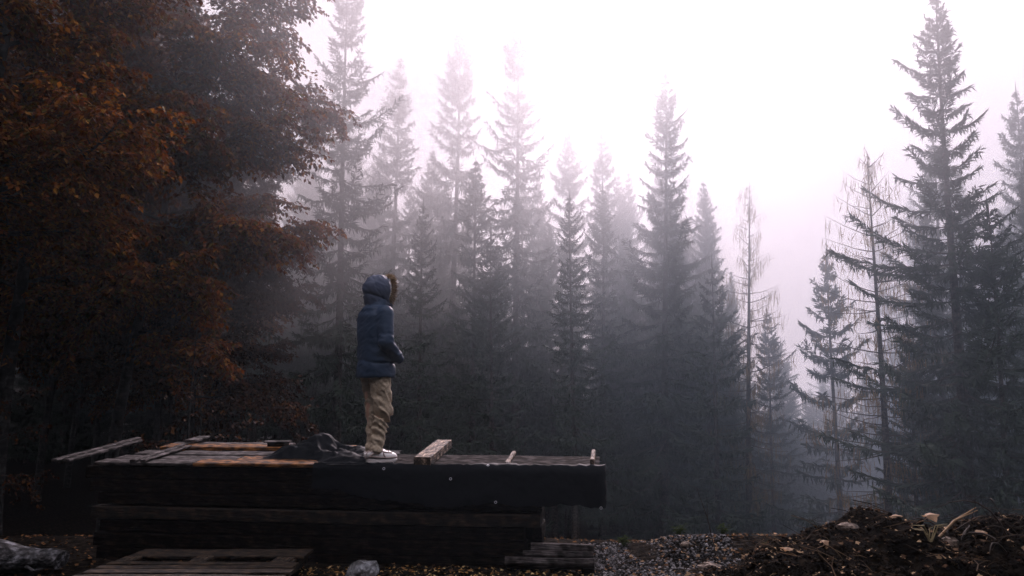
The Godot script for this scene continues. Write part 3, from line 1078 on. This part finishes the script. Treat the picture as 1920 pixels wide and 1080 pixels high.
	plant_beech(kit_young, "beech_sapling", "low beech sapling with rusty leaves darkened as shade behind the orange board", Vector3(-5.0, land(-5.0, -12.2), -12.2), 2.0, 0.8, shaded_leaf)
	plant_beech(kit_young, "beech_sapling", "low beech sapling behind the far left slat of the stack", Vector3(-7.2, land(-7.2, -11.0), -11.0), 4.0, 0.8, shaded_leaf)
	plant_beech(kit_young, "beech_sapling", "taller shaded beech sapling behind the two grey cross slats", Vector3(-5.4, land(-5.4, -13.0), -13.0), 5.0, 1.1, shaded_leaf)
	var grove := []
	for i in 26:
		var x := r.randf_range(-30.0, -9.5)
		var z := r.randf_range(-38.0, -18.0)
		if atan2(-x, -z) < 0.36:
			continue
		var s := r.randf_range(0.8, 1.15)
		grove.push_back(Transform3D(Basis(Vector3.UP, r.randf() * TAU).scaled(Vector3(s, s, s)), Vector3(x, land(x, z), z)))
	for part in ["trunk", "limbs", "crown"]:
		var mm := MultiMesh.new()
		mm.transform_format = MultiMesh.TRANSFORM_3D
		mm.mesh = kit_far[part]
		mm.instance_count = grove.size()
		for i in grove.size():
			mm.set_instance_transform(i, grove[i])
		var mi := MultiMeshInstance3D.new()
		mi.name = numbered("beech_forest")
		mi.multimesh = mm
		mi.material_override = leaf_mat if part == "crown" else beech_bark
		tag(mi, "", "", "", "stuff")
		add_child(mi)

	# ------------------------------------------------ the timber stack
	var dark_wood := grained(lin(0.004, 0.003, 0.0025), lin(0.022, 0.0145, 0.010), 0.03, Vector3(0.35, 5.0, 5.0), 51, 0.9, 10.0, 0.12)
	var grey_wood := grained(lin(0.03, 0.026, 0.026), lin(0.14, 0.12, 0.122), 0.03, Vector3(0.4, 7.0, 7.0), 52, 0.85, 8.0)
	var pale_wood := grained(lin(0.09, 0.06, 0.042), lin(0.36, 0.26, 0.19), 0.03, Vector3(0.5, 6.0, 6.0), 53, 0.8, 6.0)
	var rust_wood := grained(lin(0.07, 0.03, 0.01), lin(0.40, 0.165, 0.05), 0.03, Vector3(0.4, 6.0, 6.0), 54, 0.75, 8.0)
	var sheet_wood := grained(lin(0.024, 0.021, 0.02), lin(0.068, 0.059, 0.058), 0.03, Vector3(0.7, 2.0, 3.0), 55, 1.0, 5.0, 0.1)
	var beams := "squared beams of the timber stack"
	lay("beam", "lowest dark beam of the timber stack, half sunk in leaf litter", "beam", beams, Vector2(-5.02, -0.70), Vector2(-0.95, -0.812), Vector2(0.03, 0.3), dark_wood, 1)
	lay("beam", "dark beam just above the lowest one in the timber stack", "beam", beams, Vector2(-5.06, -0.73), Vector2(-0.80, -0.675), Vector2(0.015, 0.3), dark_wood, 2)
	lay("beam", "middle dark beam of the stack, ending short above the grey slats", "beam", beams, Vector2(-5.0, -0.735), Vector2(-0.66, -0.55), Vector2(0.02, 0.3), dark_wood, 3)
	lay("beam", "brownish beam just under the hanging tarpaulin, its end sticking out farther right", "beam", beams, Vector2(-5.1, -0.585), Vector2(-0.535, -0.418), Vector2(0.0, 0.28), grained(lin(0.008, 0.006, 0.004), lin(0.045, 0.027, 0.016), 0.03, Vector3(0.35, 5, 5), 56, 0.75, 10.0), 4)
	lay("beam", "dark beam half hidden by the lower hem of the tarpaulin", "beam", beams, Vector2(-5.05, -0.62), Vector2(-0.40, -0.295), Vector2(0.02, 0.3), dark_wood, 5)
	lay("beam", "long dark beam second from the top at the left of the tarpaulin", "beam", beams, Vector2(-5.15, -0.03), Vector2(-0.28, -0.16), Vector2(0.03, 0.3), dark_wood, 6)
	lay("beam", "topmost dark front beam carrying the grey boards and the tarpaulin", "beam", beams, Vector2(-5.2, -0.02), Vector2(-0.15, -0.028), Vector2(0.025, 0.28), dark_wood, 7)
	for i in 7:
		var v0: float = [-0.95, -0.80, -0.66, -0.535, -0.40, -0.28, -0.15][i]
		var v1: float = [-0.812, -0.675, -0.55, -0.418, -0.295, -0.16, -0.012][i]
		lay("beam", "dark beam in the back row of the timber stack, hidden behind the front row", "beam", "back row beams of the timber stack", Vector2(-5.0, -0.6 if i < 5 else -0.05), Vector2(v0, v1 + (0.03 if i == 6 else 0.0)), Vector2(0.34, 0.6), dark_wood, 20 + i)
	for u in [-0.66]:
		lay("bearer", "short dark bearer block showing past the beam ends above the grey slats", "bearer", "", Vector2(u - 0.075, u + 0.075), Vector2(-0.671, -0.545), Vector2(0.2, 0.62), dark_wood, 42, false, true)
	# what covers the top: boards at the left, a sheet at the right
	var tops := "boards laid lengthwise on top of the stack"
	lay("top_board", "front board on top, grey at the left and passing under the tarpaulin's folds", "board", tops, Vector2(-5.1, -4.05), Vector2(-0.02, 0.012), Vector2(0.0, 0.2), grey_wood, 61, true)
	lay("top_board", "orange-brown bare board along the front edge left of the tarpaulin folds", "board", tops, Vector2(-4.03, -2.3), Vector2(-0.02, 0.016), Vector2(-0.01, 0.21), rust_wood, 62, true)
	lay("top_board", "second grey board from the front edge at the left", "board", tops, Vector2(-5.05, -3.72), Vector2(-0.02, 0.008), Vector2(0.24, 0.44), grey_wood, 63, true)
	lay("top_board", "short reddish board behind the orange one, half under the tarpaulin heap", "board", tops, Vector2(-3.7, -2.5), Vector2(-0.02, 0.012), Vector2(0.225, 0.43), rust_wood, 64, true)
	lay("top_board", "third grey board from the front edge, cracked and dark in the gaps", "board", tops, Vector2(-5.0, -2.9), Vector2(-0.02, 0.01), Vector2(0.50, 0.72), grey_wood, 65, true)
	lay("top_board", "fourth board at the back, of orange-brown wood", "board", tops, Vector2(-4.9, -2.7), Vector2(-0.02, 0.03), Vector2(0.80, 1.02), rust_wood, 66, true)
	lay("top_board", "narrow grey board farthest back on the left of the stack", "board", tops, Vector2(-4.95, -3.5), Vector2(-0.03, 0.014), Vector2(1.08, 1.22), grey_wood, 67, true)
	for w in [0.9, 1.15]:
		lay("under_beam", "dark beam low behind the stack that carries the back boards" if w < 1.0 else "rearmost dark beam that carries the narrow back board", "beam", beams, Vector2(-5.0, -2.8), Vector2(-0.95, w * 0.114 - 0.03), Vector2(w - 0.07, w + 0.07), dark_wood, int(w * 90))
	lay("cover_sheet", "flat grey-brown weathered sheet on the right half of the stack top", "board", "", Vector2(-2.32, -0.03), Vector2(-0.015, 0.006), Vector2(0.02, 0.6), sheet_wood, 68, true, false, 0.004)
	lay("cross_slat", "long grey slat laid across the far left end of the stack", "slat", "slats across the stack top", Vector2(-5.56, -5.485), Vector2(0.016, 0.042), Vector2(-0.02, 1.36), grey_wood, 71, true, true)
	lay("cross_slat", "thin dark-edged slat beside the leftmost grey one", "slat", "slats across the stack top", Vector2(-5.43, -5.37), Vector2(0.006, 0.036), Vector2(0.0, 1.2), grey_wood, 72, true, true)
	lay("cross_slat", "paired grey slat across the left boards, nearer the person", "slat", "slats across the stack top", Vector2(-4.71, -4.645), Vector2(0.016, 0.044), Vector2(-0.01, 1.0), grey_wood, 73, true, true)
	lay("cross_slat", "light-edged slat lying against the paired grey one", "slat", "slats across the stack top", Vector2(-4.6, -4.54), Vector2(0.016, 0.04), Vector2(-0.005, 0.85), grey_wood, 74, true, true)
	lay("broken_slat", "short broken slat end sticking up behind the grey slats", "slat", "", Vector2(-4.72, -4.58), Vector2(0.045, 0.075), Vector2(0.98, 1.3), grey_wood, 75, true, true)
	lay("timber", "pale square timber lying across the sheet to the right of the person", "timber", "", Vector2(-1.79, -1.625), Vector2(0.012, 0.098), Vector2(0.0, 0.98), pale_wood, 76, true, true, 0.005)
	lay("cross_slat", "short narrow pale slat in the middle of the sheet on the right", "slat", "slats across the stack top", Vector2(-0.93, -0.885), Vector2(0.008, 0.045), Vector2(0.07, 0.62), pale_wood, 77, true, true)
	lay("cross_slat", "short upright-edged slat at the far right end of the sheet", "slat", "slats across the stack top", Vector2(-0.115, -0.075), Vector2(0.008, 0.075), Vector2(0.08, 0.6), pale_wood, 78, true, true)
	lay("wood_block", "small dark block under a little pale board beside the tarpaulin folds", "block", "", Vector2(-3.66, -3.46), Vector2(0.032, 0.075), Vector2(0.84, 0.95), dark_wood, 79, true)
	var chip := lay("wood_chip", "little pale board lying on the small block", "board", "", Vector2(-3.7, -3.4), Vector2(0.078, 0.092), Vector2(0.83, 0.9), grey_wood, 80, true)
	chip.rotate_y(0.1)
	# three grey slats at the lower right
	var seats := "grey slats at the foot of the stack"
	for i in 3:
		var v0: float = [-0.745, -0.805, -0.877][i]
		var v1: float = [-0.675, -0.752, -0.812][i]
		var o := lay("step_board", ["topmost of the three grey slats at the stack's lower right", "middle one of the three grey slats, set back a little", "lowest and longest of the three grey slats"][i], "slat", seats, Vector2([-0.67, -0.74, -0.9][i], [-0.09, -0.1, -0.085][i]), Vector2(v0, v1), Vector2(-0.0 - 0.05 * i, 0.06), grey_wood, 85 + i)
		o.rotate_object_local(Vector3.RIGHT, -0.5)
	lay("wood_block", "dark block under the right end of the three grey slats", "block", "", Vector2(-0.2, -0.09), Vector2(-0.96, -0.872), Vector2(-0.06, 0.1), dark_wood, 90)
	lay("wood_block", "dark post behind the three grey slats", "block", "", Vector2(-0.5, -0.34), Vector2(-0.96, -0.70), Vector2(0.075, 0.2), dark_wood, 91)

	# ------------------------------------------------ the black tarpaulin
	var plastic := mat(lin(0.005, 0.006, 0.008), 0.65, 0.12)
	plastic.normal_enabled = true
	plastic.normal_texture = bump_tex(0.015, 61, 6.0)
	plastic.uv1_triplanar = true
	plastic.uv1_scale = Vector3(1.5, 1.5, 1.5)
	plastic.normal_scale = 0.25
	var tarp := thing("tarpaulin", "black plastic tarpaulin hanging over the stack's right front, crumpled beside the person", "tarpaulin", STACK_AT, STACK_TURN)
	var cloth := SurfaceTool.new()
	cloth.begin(Mesh.PRIMITIVE_TRIANGLES)
	cloth.set_smooth_group(0)
	var wav := FastNoiseLite.new()
	wav.seed = 3
	wav.frequency = 1.0
	var rows_ := []
	for i in 91:
		var s := i / 90.0
		var row := []
		for j in 19:
			var t := j / 18.0
			var u := lerpf(-2.78, 0.0, minf(s / 0.88, 1.0))
			var round_ := maxf(0.0, s - 0.88) / 0.12
			var hem := lerpf(-0.20, -0.345, smoothstep(-2.75, -1.6, u)) - 0.016 * sin(u * 2.2) - 0.045 * wav.get_noise_1d(u * 2.4) - 0.012 * wav.get_noise_1d(u * 11.0)
			var lip := 0.02 + 0.03 * (wav.get_noise_1d(u * 9.0) + 0.4) + 0.07 * smoothstep(-1.35, -1.0, u) * smoothstep(-0.55, -0.95, u) + 0.05 * smoothstep(-0.45, -0.1, u)
			var p := Vector3(u, 0, 0)
			if t < 0.2:
				var q := 1.0 - t / 0.2
				p.y = 0.022 + 0.01 * sin(q * PI) + q * lip * STACK_TILT + 0.03 * q * maxf(0.0, wav.get_noise_1d(u * 9.0)) + 0.014 * wav.get_noise_1d(u * 17.0)
				p.z = 0.012 - q * lip
			else:
				var q := (t - 0.2) / 0.8
				p.y = lerpf(0.022, hem, q)
				p.z = 0.012 + 0.025 * smoothstep(0.0, 0.15, q) + 0.02 * wav.get_noise_2d(u * 2.5, q * 1.2) * q + 0.012 * wav.get_noise_2d(u * 7.0 + q * 3.0, q * 2.0)
			if round_ > 0.0:
				p.x = 0.025 + 0.012 * wav.get_noise_2d(q_of(t) * 3.0, 3.0)
				p.z -= round_ * 0.5
				if t < 0.2:
					p.y += round_ * 0.5 * STACK_TILT
				else:
					p.y += round_ * 0.5 * STACK_TILT * (1.0 - q_of(t))
			row.push_back(p)
		rows_.push_back(row)
	for i in 90:
		for j in 18:
			for c in [rows_[i][j], rows_[i][j + 1], rows_[i + 1][j + 1], rows_[i][j], rows_[i + 1][j + 1], rows_[i + 1][j]]:
				cloth.add_vertex(c)
	cloth.index()
	cloth.generate_normals()
	obj("hanging_sheet", cloth.commit(), plastic, tarp)
	# the crumpled heap on top
	var folds := SurfaceTool.new()
	folds.begin(Mesh.PRIMITIVE_TRIANGLES)
	folds.set_smooth_group(0)
	var hp := []
	for i in 61:
		var row := []
		for j in 31:
			var u := lerpf(-3.45, -2.12, i / 60.0)
			var w := lerpf(lerpf(0.24, -0.03, smoothstep(-3.0, -2.55, u)) + 0.03 * wav.get_noise_1d(u * 8.0), 0.75, j / 30.0)
			var edge := smoothstep(0.0, 0.14, i / 60.0) * smoothstep(1.0, 0.72, i / 60.0) * smoothstep(1.0, 0.8, j / 30.0) * smoothstep(0.0, 0.25, j / 30.0 + 0.02)
			var k := 1.0 - absf(wav.get_noise_2d(u * 2.6 + w * 1.5, w * 4.0)) * 2.2
			var peak := 0.13 * exp(-pow((u + 2.93) / 0.13, 2.0) - pow((w - 0.55) / 0.16, 2.0)) + 0.04 * exp(-pow((u + 3.12) / 0.2, 2.0) - pow((w - 0.45) / 0.2, 2.0))
			var y := w * STACK_TILT + 0.018 + edge * (0.035 + 0.045 * k + peak + 0.015 * wav.get_noise_2d(u * 12.0, w * 12.0))
			if w < 0.02 and u > -3.0:
				y = minf(y, 0.024)
			row.push_back(Vector3(u + 0.05 * wav.get_noise_2d(w * 5.0, 9.0 + u), y, -w))
		hp.push_back(row)
	for i in 60:
		for j in 30:
			for c in [hp[i][j], hp[i + 1][j], hp[i + 1][j + 1], hp[i][j], hp[i + 1][j + 1], hp[i][j + 1]]:
				folds.add_vertex(c)
	folds.index()
	folds.generate_normals()
	obj("crumpled_folds", folds.commit(), plastic, tarp)
	var white_cord := mat(lin(0.55, 0.55, 0.58), 0.5)
	for i in 3:
		var cord := Geo.new()
		var a := Vector3(-2.42 + 0.05 * i, 0.05 + 0.002 * i, -0.10 - 0.0 * i)
		var b := Vector3(-2.22 + 0.03 * i, 0.105 - 0.012 * i, -0.44 + 0.06 * i)
		cord.tube([a, a.lerp(b, 0.5) + Vector3(0, 0.012, 0), b], [0.004, 0.005, 0.004], 5)
		obj("cord", cord.mesh(), white_cord, tarp)
	var ring := TorusMesh.new()
	ring.inner_radius = 0.0075
	ring.outer_radius = 0.0135
	ring.rings = 14
	ring.ring_segments = 6
	var brass := mat(lin(0.45, 0.45, 0.48), 0.4)
	brass.metallic = 0.6
	for p in [Vector3(-1.067, 0.027, 0.03), Vector3(-0.99, -0.305, 0.052), Vector3(-0.02, -0.34, 0.05), Vector3(-2.07, -0.014, 0.043), Vector3(-1.42, -0.10, 0.046)]:
		var o := obj("grommet", ring, brass, tarp)
		o.position = p
		o.rotation.x = 1.35 if p.y < 0.0 else 0.5

	make_person(stack_point(-2.245, 0.008, 0.16, true), 0.72)

	# ------------------------------------------------ the old pallet panel in front
	var old_wood := grained(lin(0.008, 0.006, 0.004), lin(0.07, 0.042, 0.024), 0.03, Vector3(0.5, 5.0, 5.0), 57, 0.8, 8.0)
	var pal := thing("pallet", "weathered brown wooden pallet with open slots lying in front of the stack", "pallet", Vector3(-2.6, 0.06, -6.62), -0.01)
	for q in [[0.0, -0.40, 1.54, 0.32], [0.0, 0.04, 1.58, 0.10], [0.0, 0.17, 1.62, 0.11], [0.02, 0.33, 1.66, 0.14], [0.0, 0.52, 1.66, 0.12]]:
		var o := obj("deck_board", board(q[2], 0.024, q[3], int(q[1] * 50) + 130, 0.004), old_wood, pal)
		o.position = Vector3(q[0], 0.112, q[1])
	for x in [-0.72, -0.08, 0.62]:
		var o := obj("rail", board(0.22, 0.022, 0.15, int(x * 60) + 190, 0.004), old_wood, pal)
		o.rotation.y = PI / 2
		o.position = Vector3(x, 0.111, -0.12)
	for x in [-0.70, -0.05, 0.66]:
		var o := obj("stringer", board(1.2, 0.11, 0.1, int(x * 40) + 170, 0.004), old_wood, pal)
		o.rotation.y = PI / 2
		o.position = Vector3(x, 0.0, 0.02)

	# ------------------------------------------------ log, stones, heap, litter
	var grey_bark := grained(lin(0.008, 0.008, 0.009), lin(0.25, 0.245, 0.27), 0.02, Vector3(2.0, 2.5, 2.5), 58, 0.8, 12.0)
	var log_ := thing("log", "pale grey lichen-spotted log end left of the timber stack", "log", Vector3(-4.06, 0.0, -7.05))
	log_.scale = Vector3(1, 0.72, 1)
	var lg := Geo.new()
	var lp := []
	var lr := []
	for i in 16:
		var t := i / 15.0
		lp.push_back(Vector3(-1.6 * t, 0.17 + 0.04 * t + 0.015 * sin(t * 20.0), -0.12 * t))
		lr.push_back(0.11 + 0.10 * smoothstep(0.0, 0.5, t) + 0.012 * sin(t * 37.0))
	lg.tube(lp, lr, 16)
	obj("trunk", lg.mesh(), grey_bark, log_)
	var stub := Geo.new()
	stub.tube([Vector3(-0.25, 0.12, 0.1), Vector3(-0.12, 0.1, 0.2), Vector3(-0.02, 0.14, 0.24)], [0.02, 0.012, 0.006], 6)
	obj("stub", stub.mesh(), grey_bark, log_)
	var stone_mat := grained(lin(0.11, 0.115, 0.13), lin(0.36, 0.37, 0.40), 0.03, Vector3(4, 4, 4), 59, 0.9, 6.0)
	var pink_stone := grained(lin(0.10, 0.075, 0.06), lin(0.34, 0.26, 0.215), 0.03, Vector3(4, 4, 4), 60, 0.9, 6.0)
	var rock := obj("rock", lump(5, Vector3(0.155, 0.095, 0.11), 0.1, 9, false), stone_mat)
	rock.position = Vector3(-1.32, 0.05, -6.9)
	rock.rotation.z = 0.3
	tag(rock, "pale blue-grey rock at the foot of the stack beside the pallet", "rock")
	for q in [["pale pinkish stone lying where the gravel meets the earth heap", 1.83, -7.2, 0.13, 0.06], ["small light stone on the leafy bank beside the pinkish one", 1.72, -7.75, 0.05, 0.035], ["flat pale stone on the crest of the earth heap left of its peak", 2.31, -5.35, 0.075, 0.03], ["round brown stone half buried below the peak of the heap", 2.83, -5.05, 0.06, 0.05]]:
		var o := obj("stone", lump(int(q[1] * 100), Vector3(q[3], q[4], q[3] * 0.8), 0.12, 6), pink_stone)
		o.position = Vector3(q[1], maxf(land(q[1], q[2]), heap(q[1], q[2])) + q[4] * 0.25, q[2])
		tag(o, q[0], "stone", "stones on the right bank")

	var mound := SurfaceTool.new()
	mound.begin(Mesh.PRIMITIVE_TRIANGLES)
	mound.set_smooth_group(0)
	for i in 110:
		for j in 80:
			var x0 := 0.6 + i * 0.045
			var z0 := -7.1 + j * 0.048
			var x1 := x0 + 0.045
			var z1 := z0 + 0.048
			for c in [[x0, z0], [x1, z0], [x1, z1], [x0, z0], [x1, z1], [x0, z1]]:
				mound.add_vertex(Vector3(c[0], heap(c[0], c[1]), c[1]))
	mound.index()
	mound.generate_normals()
	struct("earth_mound", mound.commit(), grained(lin(0.003, 0.0025, 0.002), lin(0.015, 0.011, 0.008), 0.02, Vector3(2, 2, 2), 62, 1.0, 12.0, 0.05))

	# clods, pebbles and fallen leaves, more than anyone would count
	scatter("soil_clods", lump(9, Vector3(1, 0.8, 0.9), 0.2, 4), 9000, Rect2(1.0, -6.2, 3.6, 2.4), 0.004, 0.02, [Vector3(0.004, 0.003, 0.0025), Vector3(0.024, 0.016, 0.011)], 1, true)
	scatter("gravel", lump(10, Vector3(1, 0.7, 0.85), 0.15, 3), 5200, Rect2(0.7, -8.6, 1.5, 2.2), 0.007, 0.02, [Vector3(0.007, 0.007, 0.007), Vector3(0.2, 0.19, 0.2)], 2, false)
	var fallen := Geo.new()
	leaf(fallen, Vector3(-0.5, 0.1, 0), Vector3(1, 0, 0), Vector3(0, 1, 0), 1.0)
	fallen.tri(Vector3(-0.05, 0.06, -0.3), Vector3(0.2, 0.16, -0.42), Vector3(0.25, 0.0, -0.1))
	fallen.tri(Vector3(-0.05, 0.06, 0.3), Vector3(0.25, 0.0, 0.1), Vector3(0.2, 0.12, 0.4))
	scatter("fallen_leaves", fallen.mesh(), 2800, Rect2(0.9, -6.0, 3.4, 2.0), 0.014, 0.05, [Vector3(0.04, 0.02, 0.012), Vector3(0.5, 0.34, 0.21)], 3, true)
	scatter("fallen_leaves", fallen.mesh(), 700, Rect2(1.15, -8.9, 1.9, 1.9), 0.025, 0.065, [Vector3(0.05, 0.025, 0.012), Vector3(0.32, 0.21, 0.13)], 4, false)
	scatter("fallen_leaves", fallen.mesh(), 700, Rect2(-2.2, -7.3, 3.0, 0.7), 0.02, 0.05, [Vector3(0.2, 0.1, 0.03), Vector3(0.55, 0.4, 0.2)], 5, false)
	scatter("fallen_leaves", fallen.mesh(), 2500, Rect2(-6.5, -9.5, 12.0, 4.0), 0.03, 0.06, [Vector3(0.06, 0.03, 0.015), Vector3(0.2, 0.1, 0.04)], 6, false)
	var twigs := Geo.new()
	twigs.tube([Vector3(-0.5, 0.02, 0), Vector3(-0.1, 0.06, 0.04), Vector3(0.5, 0.0, -0.03)], [0.012, 0.011, 0.006], 4)
	twigs.tube([Vector3(-0.1, 0.06, 0.04), Vector3(0.1, 0.12, 0.15), Vector3(0.25, 0.1, 0.22)], [0.008, 0.006, 0.003], 3)
	scatter("dead_twigs", twigs.mesh(), 420, Rect2(1.1, -5.8, 3.4, 1.8), 0.08, 0.3, [Vector3(0.02, 0.016, 0.013), Vector3(0.14, 0.09, 0.055)], 7, true)

	# leaves and blades that stand out one by one on the heap
	var tan_leaf := mat(lin(0.27, 0.18, 0.12), 0.8, 0.2)
	tan_leaf.backlight_enabled = true
	tan_leaf.backlight = Color(0.5, 0.4, 0.3)
	for q in [["broad curled tan leaf above the grass tuft on the earth heap", 2.66, 0.09, -4.95, 0.12, 0.2], ["small bright leaf on the slope below the brush pile", 3.02, 0.05, -5.0, 0.09, 1.5], ["pale leaf tipped over the very peak of the earth heap", 2.61, 0.03, -5.3, 0.1, 0.1], ["light brown leaf on the left shoulder of the heap", 1.84, 0.03, -5.2, 0.09, 2.6], ["folded leaf low on the left shoulder of the heap", 2.0, 0.03, -5.0, 0.08, 0.6]]:
		var t := thing("large_leaf", q[0], "leaf", Vector3(q[1], heap(q[1], q[3]) + q[2], q[3]), q[5], "large pale leaves on the earth heap")
		t.rotation.x = 0.35
		var bl := Geo.new()
		var s: float = q[4]
		var rim := []
		for k in 14:
			var a := TAU * k / 14.0
			var rr := s * (0.42 + 0.13 * cos(a * 5.0) + 0.1 * cos(a))
			rim.push_back(Vector3(cos(a) * rr, 0.12 * s * cos(a * 2.0 + 0.6) + 0.03 * sin(a * 5.0) * s, sin(a) * rr * 0.8))
		for k in 14:
			bl.tri(Vector3(0, 0.015, 0), rim[k], rim[(k + 1) % 14])
		obj("blade", bl.mesh(), tan_leaf, t)
		var st := Geo.new()
		st.tube([Vector3(0, 0.01, 0), Vector3(-0.35 * s, -0.05 * s, 0.02), Vector3(-0.7 * s, -0.35 * s, 0.0)], [0.0025, 0.002, 0.0015], 4)
		obj("stalk", st.mesh(), tan_leaf, t)
	var straw := mat(lin(0.28, 0.23, 0.13), 0.8)
	var tuft := thing("grass_tuft", "tuft of dry straw-coloured grass blades on the earth heap under the broad leaf", "grass tuft", Vector3(2.6, heap(2.6, -4.85) - 0.01, -4.85))
	for k in 9:
		var bl := Geo.new()
		var a := -1.9 + 0.47 * k
		var l := rng.randf_range(0.07, 0.16)
		var p0 := Vector3(0.01 * cos(k), 0, 0.01 * sin(k))
		var p1 := p0 + Vector3(sin(a) * l * 0.35, l * 0.7, cos(k * 2.0) * 0.02)
		var p2 := p0 + Vector3(sin(a) * l, l * 0.75, cos(k * 2.0) * 0.04)
		bl.tube([p0, p1, p2], [0.004, 0.003, 0.001], 4)
		obj("blade", bl.mesh(), straw, tuft)
	var green := mat(lin(0.010, 0.016, 0.005), 0.9, 0.05)
	green.backlight_enabled = true
	green.backlight = Color(0.25, 0.3, 0.15)
	for q in [["small green plant with yellow leaves at the left end of the gravel bank", 1.2, -8.35, 0.10], ["low green weed at the top of the leafy bank", 1.78, -8.3, 0.12], ["grassy green weed where the bank meets the earth heap", 2.15, -6.3, 0.16], ["mossy green tuft among the stones on the leafy bank", 2.2, -8.1, 0.09]]:
		var t := thing("weed", q[0], "plant", Vector3(q[1], maxf(land(q[1], q[2]), heap(q[1], q[2])), q[2]))
		var st := Geo.new()
		var lf := Geo.new()
		for k in 16:
			var a := TAU * k / 16.0 + rng.randf()
			var l: float = q[3] * rng.randf_range(0.5, 1.2)
			var tip := Vector3(cos(a) * l * 0.6, l, sin(a) * l * 0.6)
			st.tube([Vector3.ZERO, tip * Vector3(0.4, 0.6, 0.4), tip], [0.003, 0.002, 0.001], 3)
			for e in 5:
				leaf(lf, tip * rng.randf_range(0.3, 1.0), Vector3(cos(a + e), rng.randf_range(-0.2, 0.6), sin(a + e)).normalized(), Vector3.UP, 0.05)
		obj("stem", st.mesh(), green, t)
		obj("foliage", lf.mesh(), green, t)

	# the brush pile at the far right, each stem its own piece
	var brush := thing("brush_pile", "tangle of bare dark twigs and roots on the right of the earth heap", "brush pile", Vector3(3.2, heap(3.2, -5.0), -5.0))
	var rb := RandomNumberGenerator.new()
	rb.seed = 19
	var stem_wood := mat(lin(0.03, 0.022, 0.018), 0.9)
	for k in 46:
		var st := Geo.new()
		var p := Vector3(rb.randf_range(-0.35, 0.6), rb.randf_range(-0.06, 0.04), rb.randf_range(-0.25, 0.25))
		var a := rb.randf_range(0.0, TAU)
		var d := Vector3(cos(a), rb.randf_range(0.3, 1.0), sin(a) * 0.6).normalized()
		var pts := [p]
		var rads := [rb.randf_range(0.003, 0.008)]
		var l := rb.randf_range(0.15, 0.5)
		if k == 0:
			p = Vector3(-0.02, 0, 0)
			pts = [p]
			d = Vector3(-0.25, 1, 0).normalized()
			l = 0.55
		for i in 6:
			d = (d + Vector3(-0.2 if k == 0 else 0.0, -0.32 if i > 1 else -0.05, 0) + wander(rb, 0.22 if k else 0.05)).normalized()
			p += d * l / 6.0
			pts.push_back(p)
			rads.push_back(rads[0] * (1.0 - i / 7.0))
		st.tube(pts, rads, 5)
		if k % 2 == 0:
			st.tube([pts[3], pts[3] + wander(rb, 0.09) + Vector3(0, 0.05, 0), pts[3] + wander(rb, 0.12) + Vector3(0, 0.09, 0)], [0.003, 0.0025, 0.001], 4)
		obj("stem", st.mesh(), stem_wood, brush)
	for q in [["thin bare twig leaning up out of the leafy bank", Vector3(1.98, 0.1, -7.6), Vector3(-0.07, 0.33, 0.02), Vector3(-0.16, 0.62, 0.0), 0.006], ["pale broken stick propped against the brush pile", Vector3(2.72, 0.52, -5.0), Vector3(0.14, 0.12, -0.02), Vector3(0.3, 0.2, -0.04), 0.009], ["dark stick lying along the left crest of the heap", Vector3(1.62, 0.60, -5.4), Vector3(0.12, 0.012, 0.0), Vector3(0.27, 0.0, 0.02), 0.007]]:
		var st := Geo.new()
		st.tube([Vector3.ZERO, q[2], q[3]], [q[4], q[4] * 0.8, q[4] * 0.35], 5)
		st.tube([q[2], (q[2] as Vector3).lerp(q[3], 0.6) + Vector3(0.05, 0.02, 0.03)], [q[4] * 0.6, q[4] * 0.3], 4)
		var o := obj("stick", st.mesh(), mat(lin(0.3, 0.2, 0.12), 0.9) if q[4] > 0.008 else stem_wood)
		o.position = q[1]
		o.position.y = maxf(heap(q[1].x, q[1].z), land(q[1].x, q[1].z)) - 0.005
		tag(o, q[0], "stick")


func q_of(t: float) -> float:
	return maxf(0.0, (t - 0.2) / 0.8)


func scatter(called: String, m: Mesh, count: int, area: Rect2, small: float, big: float, tones: Array, seed_: int, on_heap: bool) -> void:
	var r := RandomNumberGenerator.new()
	r.seed = seed_
	var mm := MultiMesh.new()
	mm.transform_format = MultiMesh.TRANSFORM_3D
	mm.use_colors = true
	mm.mesh = m
	mm.instance_count = count
	var k := 0
	while k < count:
		var x := area.position.x + r.randf() * area.size.x
		var z := area.position.y + r.randf() * area.size.y
		var h := heap(x, z)
		var l := land(x, z)
		if on_heap and h < l:
			if r.randf() < 0.9:
				continue
		var s := lerpf(small, big, pow(r.randf(), 2.0))
		var b := Basis.from_euler(Vector3(r.randf_range(-0.6, 0.6), r.randf() * TAU, r.randf_range(-0.6, 0.6))).scaled(Vector3(s, s, s))
		mm.set_instance_transform(k, Transform3D(b, Vector3(x, maxf(h, l) + s * 0.15, z)))
		var c: Vector3 = (tones[0] as Vector3).lerp(tones[1], pow(r.randf(), 2.2))
		mm.set_instance_color(k, Color(c.x, c.y, c.z))
		k += 1
	var mi := MultiMeshInstance3D.new()
	mi.name = numbered(called)
	mi.multimesh = mm
	var sm := mat(Color.WHITE, 0.95, 0.08)
	sm.vertex_color_use_as_albedo = true
	mi.material_override = sm
	tag(mi, "", "", "", "stuff")
	add_child(mi)
